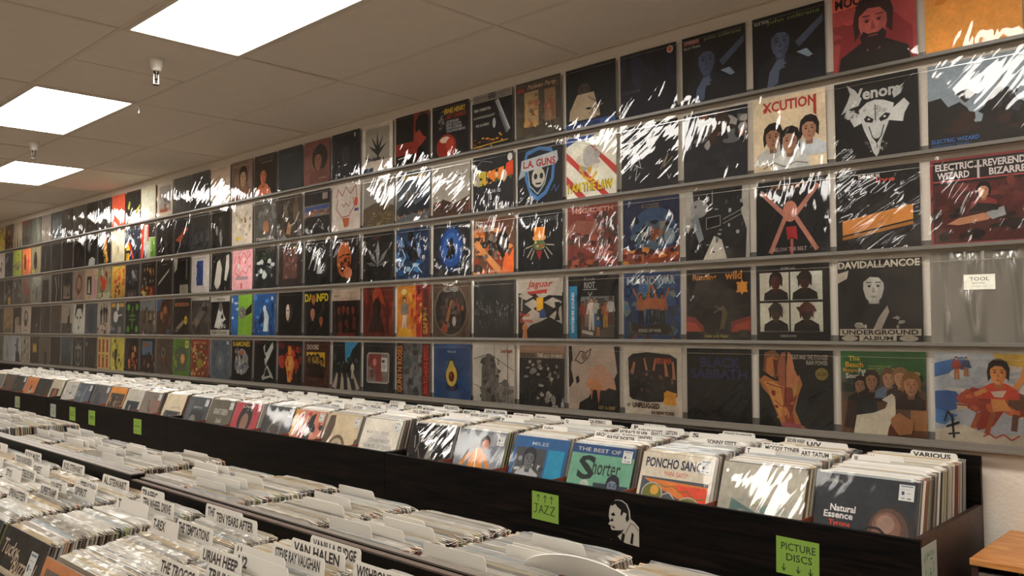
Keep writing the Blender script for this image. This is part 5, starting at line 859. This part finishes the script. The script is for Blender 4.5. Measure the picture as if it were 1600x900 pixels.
for n in range(-4, 11):
    xs = IB(n)-0.36+0.021+0.012
    single = n in (0, 1)
    if n in NF:
        ds, sp, st = NF[n].split('|')
        o, y = record(sp, sticker=(0.23, 0.22, 0.045, 0.07) if st == 's' else None)
        o.location = (xs, -2.745 if n != 1 else -2.765, IZ+0.001-(0.012 if n == 1 else 0)); o.rotation_euler = (-R(19), 0, 0)
        add_bag(o, y, bags_flat[n % 4])
        tag(o, ds, 'record', 'front records of the foreground bins')
    pack(xs, -2.73, -2.290, IZ-0.004, 18, 4, single, rn, 'records packed in the near foreground bins',
         'record packed upright among the lettered cards of the near foreground bin', pitch=0.0085, drop=(lambda f: -0.012*(1-f)) if n == 1 else None)
# near cards: words, x of the tab, tab y at its top
NC = [('VANILLA FUDGE', -0.575, 0.185, -2.262), ('VAN HALEN', -0.585, 0.20, -2.312), ('STEVIE RAY VAUGHAN', -0.56, 0.195, -2.36), ('WISHBONE ASH', -0.36, 0.18, -2.325), ('WINGS', -0.30, 0.15, -2.40),
      ('THE TREMELOES', -1.10, 0.19, -2.266), ('TEN YEARS AFTER', -0.99, 0.21, -2.29), ('TRAFFIC', -1.45, 0.15, -2.29), ('TEN WHEEL DRIVE', -1.32, 0.20, -2.335), ('T', -1.36, 0.20, -2.385),
      ('T-REX', -1.05, 0.14, -2.42), ('THE TEMPTATIONS', -0.97, 0.18, -2.395), ('URIAH HEEP', -0.70, 0.17, -2.465), ('U2', -0.60, 0.2, -2.44), ('U', -0.66, 0.2, -2.41), ('THE TROGGS', -0.70, 0.17, -2.555), ('TRIUMPH', -0.56, 0.17, -2.52),
      ('SUPERTRAMP', -1.74, 0.15, -2.46), ('SPRINGSTEEN', -1.81, 0.17, -2.53), ('SQUEEZE', -1.78, 0.14, -2.42), ('STEELY DAN', -1.71, 0.14, -2.36), ('AL STEWART', -1.73, 0.2, -2.285), ('SPIRIT', -1.62, 0.16, -2.40),
      ('SWEET', -2.14, 0.16, -2.36), ('ROD STEWART', -2.12, 0.2, -2.27), ('STYX', -2.17, 0.16, -2.44), ('STEELEYE SPAN', -2.09, 0.14, -2.41), ('THE WHO', -2.16, 0.14, -2.55),
      ('ROXY MUSIC', -2.50, 0.18, -2.28), ('TODD RUNDGREN', -2.44, 0.2, -2.33), ('SANTANA', -2.52, 0.18, -2.4), ('RUSH', -2.46, 0.14, -2.47), ('QUEEN', -2.86, 0.18, -2.29), ('THE POLICE', -2.8, 0.18, -2.36), ('PINK', -2.88, 0.14, -2.45), ('POCO', -2.82, 0.14, -2.55), ('PRETENDERS', -3.2, 0.18, -2.3), ('PETTY', -3.16, 0.16, -2.42)]
byslot = {}
for w, tx, tw, yt in NC:
    n = int(math.floor((-0.385-(tx+0.02))/0.36)); byslot.setdefault(n, []).append((yt, tx, tw, w))
for n, L in byslot.items():
    for q, (yt, tx, tw, w) in enumerate(sorted(L)):
        xs = IB(n)-0.36+0.024+0.012
        yt = min(yt-0.012, -2.285); f = min(1, max(0, (yt+2.64)/(2.64-2.28)))
        tl_ = 18-14*f**0.8
        yb = yt-0.34*math.sin(R(tl_))
        rel = min(max(0.0, tx-xs), 0.313-tw)
        me = card_mesh(rel, tw, w, th=0.035, big=0.82)
        card(xs, yb, IZ-0.002, tl_, me, 'white divider card, black handwriting, %s from front, %s near foreground bin from right' % (ordinal(q), ordinal(n+1)), 'lettered divider cards in the foreground')
# far side
rn = random.Random(44)
for n in range(-4, 14):
    xs = IB(n)-0.36+0.021
    hi = 0.03 if n >= 8 else rn.uniform(-0.008, 0.01)
    pack(xs, -1.745, -2.150, IZ+0.001+hi, 16, 3, False, rn, pitch=0.0085)
    fs = sorted(rn.uniform(0.05, 0.97) for _ in range(4 if n > -2 else 3))
    for q, f in enumerate(fs):
        tl_ = 16-13*f**0.8
        tx = rn.choice((0.0, 0.06, 0.11, 0.14)); tw = rn.uniform(0.15, 0.2); tw = min(tw, 0.313-tx)
        me = card_mesh(tx, round(tw, 2), '', 0, th=0.03)
        card(xs+0.002, -1.752-0.395*f, IZ+0.002+hi*0.7, tl_, me, 'blank white divider card, %s from far edge, %s far foreground bin from right' % (ordinal(q), ordinal(n+4)), 'divider cards facing the wall', s=-1)
so = stuff.build('packed_records', [M['cardboard'], M['flap']]); tag(so, 'hundreds of records in clear bags packed upright in the bins', 'records', kind='stuff')
print('singles', singles, 'stuff faces', len(stuff.f))

# big pale curved card sticking up close to the camera
mb = MB(); P = []
nseg = 24
for k in range(nseg+1):
    a = math.pi*k/nseg
    P.append((0.155-0.155*math.cos(a), 0.155*math.sin(a)**0.8 if 0 < k < nseg else 0))
prevs = None
for k, (x, z) in enumerate(P):
    yy = 0.02*math.sin(math.pi*x/0.31)
    cur = ((x, yy, -0.12), (x, yy+0.001, z*0.42), (x, yy+0.0025, z*0.42), (x, yy+0.0025, -0.12))
    if prevs:
        for q in range(3): mb.face([prevs[q], cur[q], cur[q+1], prevs[q+1]], (0.85, 0.83, 0.78))
    prevs = cur
o = mb.build('paper_sleeve', M['card'], None, (-0.155, -2.05, 1.085), (R(35), 0, R(-4)));o.scale = (1.25, 1, 1.15)
tag(o, 'rounded white paper inner sleeve standing proud between the foreground bins', 'paper sleeve')

# ------------------------------------------------------------------ notes and decal on the bins
def note(name, x0, z0, w, h, bg, spec, label, y=-0.6905, cat='sign', rotz=0, loc=None, rot=(0, 0, 0)):
    mb = MB(); mb.box((0, -0.0006, 0), (w, 0, h), hexc(bg))
    ar = Art(mb, w, h, 0, 0, -0.0006, 0.00008); ar.run(spec)
    o = mb.build(name, M['tag'], None, loc or (x0, y, z0), rot)
    tag(o, label, cat, 'handwritten notes on the bins'); return o
UP = ';'.join('l 22301c 2 %d 64 %d 90;l 22301c 2 %d 82 %d 91 %d 82' % (x, x, x-5, x, x+6) for x in (24, 50, 74))
JZ = 'l 22301c 2.4 8 56 26 56;l 22301c 2.4 18 56 18 30 12 24 8 30;l 22301c 2.4 28 24 36 54 44 26;l 22301c 2.4 30 36 42 36;l 22301c 2.4 48 54 64 56 48 28 66 26;l 22301c 2.4 70 54 86 56 70 26 88 24'
note('sign', -1.383, 0.776, 0.147, 0.116, '7c9c40', UP+';'+JZ, 'green handwritten note reading jazz with three up arrows', rot=(0, R(1), 0))
DN = ';'.join('l 22301c 2 %d 10 %d 28;l 22301c 2 %d 18 %d 9 %d 18' % (x, x, x-4, x, x+5) for x in (18, 52, 80))
note('sign', -0.289, 0.768, 0.146, 0.12, '7c9c40', 't 12 66 80 20 22301c PICTURE;t 24 38 60 20 22301c DISCS;'+DN, 'green handwritten note reading picture discs with down arrows', rot=(0, R(1), 0))
GN = 'l 2c4020 3 16 %d 30 %d;l 2c4020 3 44 %d 50 %d 60 %d;l 2c4020 3 70 %d 86 %d'
note('sign', -5.452, 0.785, 0.14, 0.112, '84a444', 't 12 44 76 16 2c4020 SOUL;'+';'.join('l 2c4020 3 %d 10 %d 28' % (x, x) for x in (24, 50, 76))+';'+';'.join('l 2c4020 3 %d 70 %d 84' % (x, x) for x in (24, 50, 76)), 'green note with rows of marks below the grey pink sleeve')
note('sign', -6.36, 0.782, 0.14, 0.118, '84a444', 't 16 38 70 26 2c3c2c 3RD;l 2c3c2c 4 16 70 16 90;l 2c3c2c 3 30 8 30 20;l 2c3c2c 3 60 8 60 20', 'green note with small black corner mark, left of the note with rows of marks')
note('sign', -6.80, 0.786, 0.14, 0.115, '84a444', 't 16 36 66 30 2c4c2c LC;l 2c4c2c 3 70 76 84 92', 'green note with large curved letters, third note from the left')
note('sign', -7.28, 0.782, 0.14, 0.115, 'a0a49c', 'n 4 16 14 14 70 70 8 7 4c6c44,6c8c5c,74786c', 'pale grey note with blurred green writing, second from the left')
note('sign', -8.30, 0.80, 0.15, 0.11, '8c9878', 'n 4 12 14 14 70 70 8 9 7c7434,5c8444,a0a890', 'faded grey green note, leftmost on the black bins')
note('sign', 0, 0, 0.135, 0.15, 'a4a69c', 'n 4 18 16 20 60 60 6 6 5c8c54,7ca06c,8c908a;t 20 74 60 10 4c7c44 UP TO', 'pale note with green writing on the end of the wall bin', loc=(0.1655, -0.684, 0.775), rot=(0, 0, R(90)))
# decal: man's head in profile, pale shapes straight on the wood
mb = MB(); ar = Art(mb, 0.147, 0.165, dz=0.00012); lt = 'aca498'
sil = [(8, 30), (12, 26), (24, 27), (33, 24), (30, 14), (40, 6), (56, 2), (98, 0), (98, 44), (84, 54), (72, 60), (70, 78), (62, 92), (46, 99), (26, 98), (10, 88), (4, 72), (2, 56), (6, 46), (0, 38), (8, 36)]
ar.poly(lt, sil)
ar.poly('0b0a09', [(6, 84), (14, 92), (28, 97), (44, 97), (58, 91), (66, 78), (68, 58), (60, 50), (56, 58), (60, 70), (50, 72), (44, 62), (40, 66), (42, 76), (30, 82), (24, 88), (14, 82)])
ar.poly('0b0a09', [(8, 62), (18, 68), (24, 62), (16, 58)]); ar.poly('0b0a09', [(6, 48), (14, 54), (18, 48), (10, 45)]); ar.poly('0b0a09', [(9, 38), (20, 36), (22, 30), (12, 32)]); ar.poly(lt, [(11, 37), (18, 35.5), (18, 34), (12, 34.5)])
ar.poly('0b0a09', [(24, 27), (33, 24), (30, 14), (42, 22), (52, 34), (44, 30)]); ar.poly('0b0a09', [(40, 6), (46, 26), (54, 20), (50, 4)]); ar.poly('0b0a09', [(70, 4), (76, 30), (82, 26), (78, 2)]); ar.ell(50, 56, 4, 7, lt); ar.line('0b0a09', 1.4, [(52, 20), (74, 50)]); ar.line('0b0a09', 1.4, [(74, 50), (86, 46), (96, 36)])
mb.box((0.01, 0.0, 0.005), (0.012, 0.0002, 0.007), hexc(lt))
o = mb.build('portrait_decal', M['tag'], None, (-0.982, -0.6904, 0.752)); tag(o, 'cut out white decal of a man in profile on the black bin', 'decal')

# ------------------------------------------------------------------ wooden stand at the right
t = empty('wooden_stand', (0.52, -0.235, 0)); tag(t, 'orange topped low wooden stand beside the end of the wall bin', 'stand')
boxobj('stand_top', (0.235, -0.475, 0.845), (0.85, 0.0, 0.866), M['oak'], t, 0.003)
boxobj('stand_side', (0.24, -0.47, 0.0), (0.258, -0.005, 0.845), M['darkwood'], t)
boxobj('stand_side', (0.827, -0.47, 0.0), (0.845, -0.005, 0.845), M['darkwood'], t)
boxobj('stand_front', (0.258, -0.465, 0.1), (0.827, -0.45, 0.825), M['boardgrey'], t)
boxobj('stand_shelf', (0.258, -0.45, 0.4), (0.827, -0.01, 0.418), M['darkwood'], t)
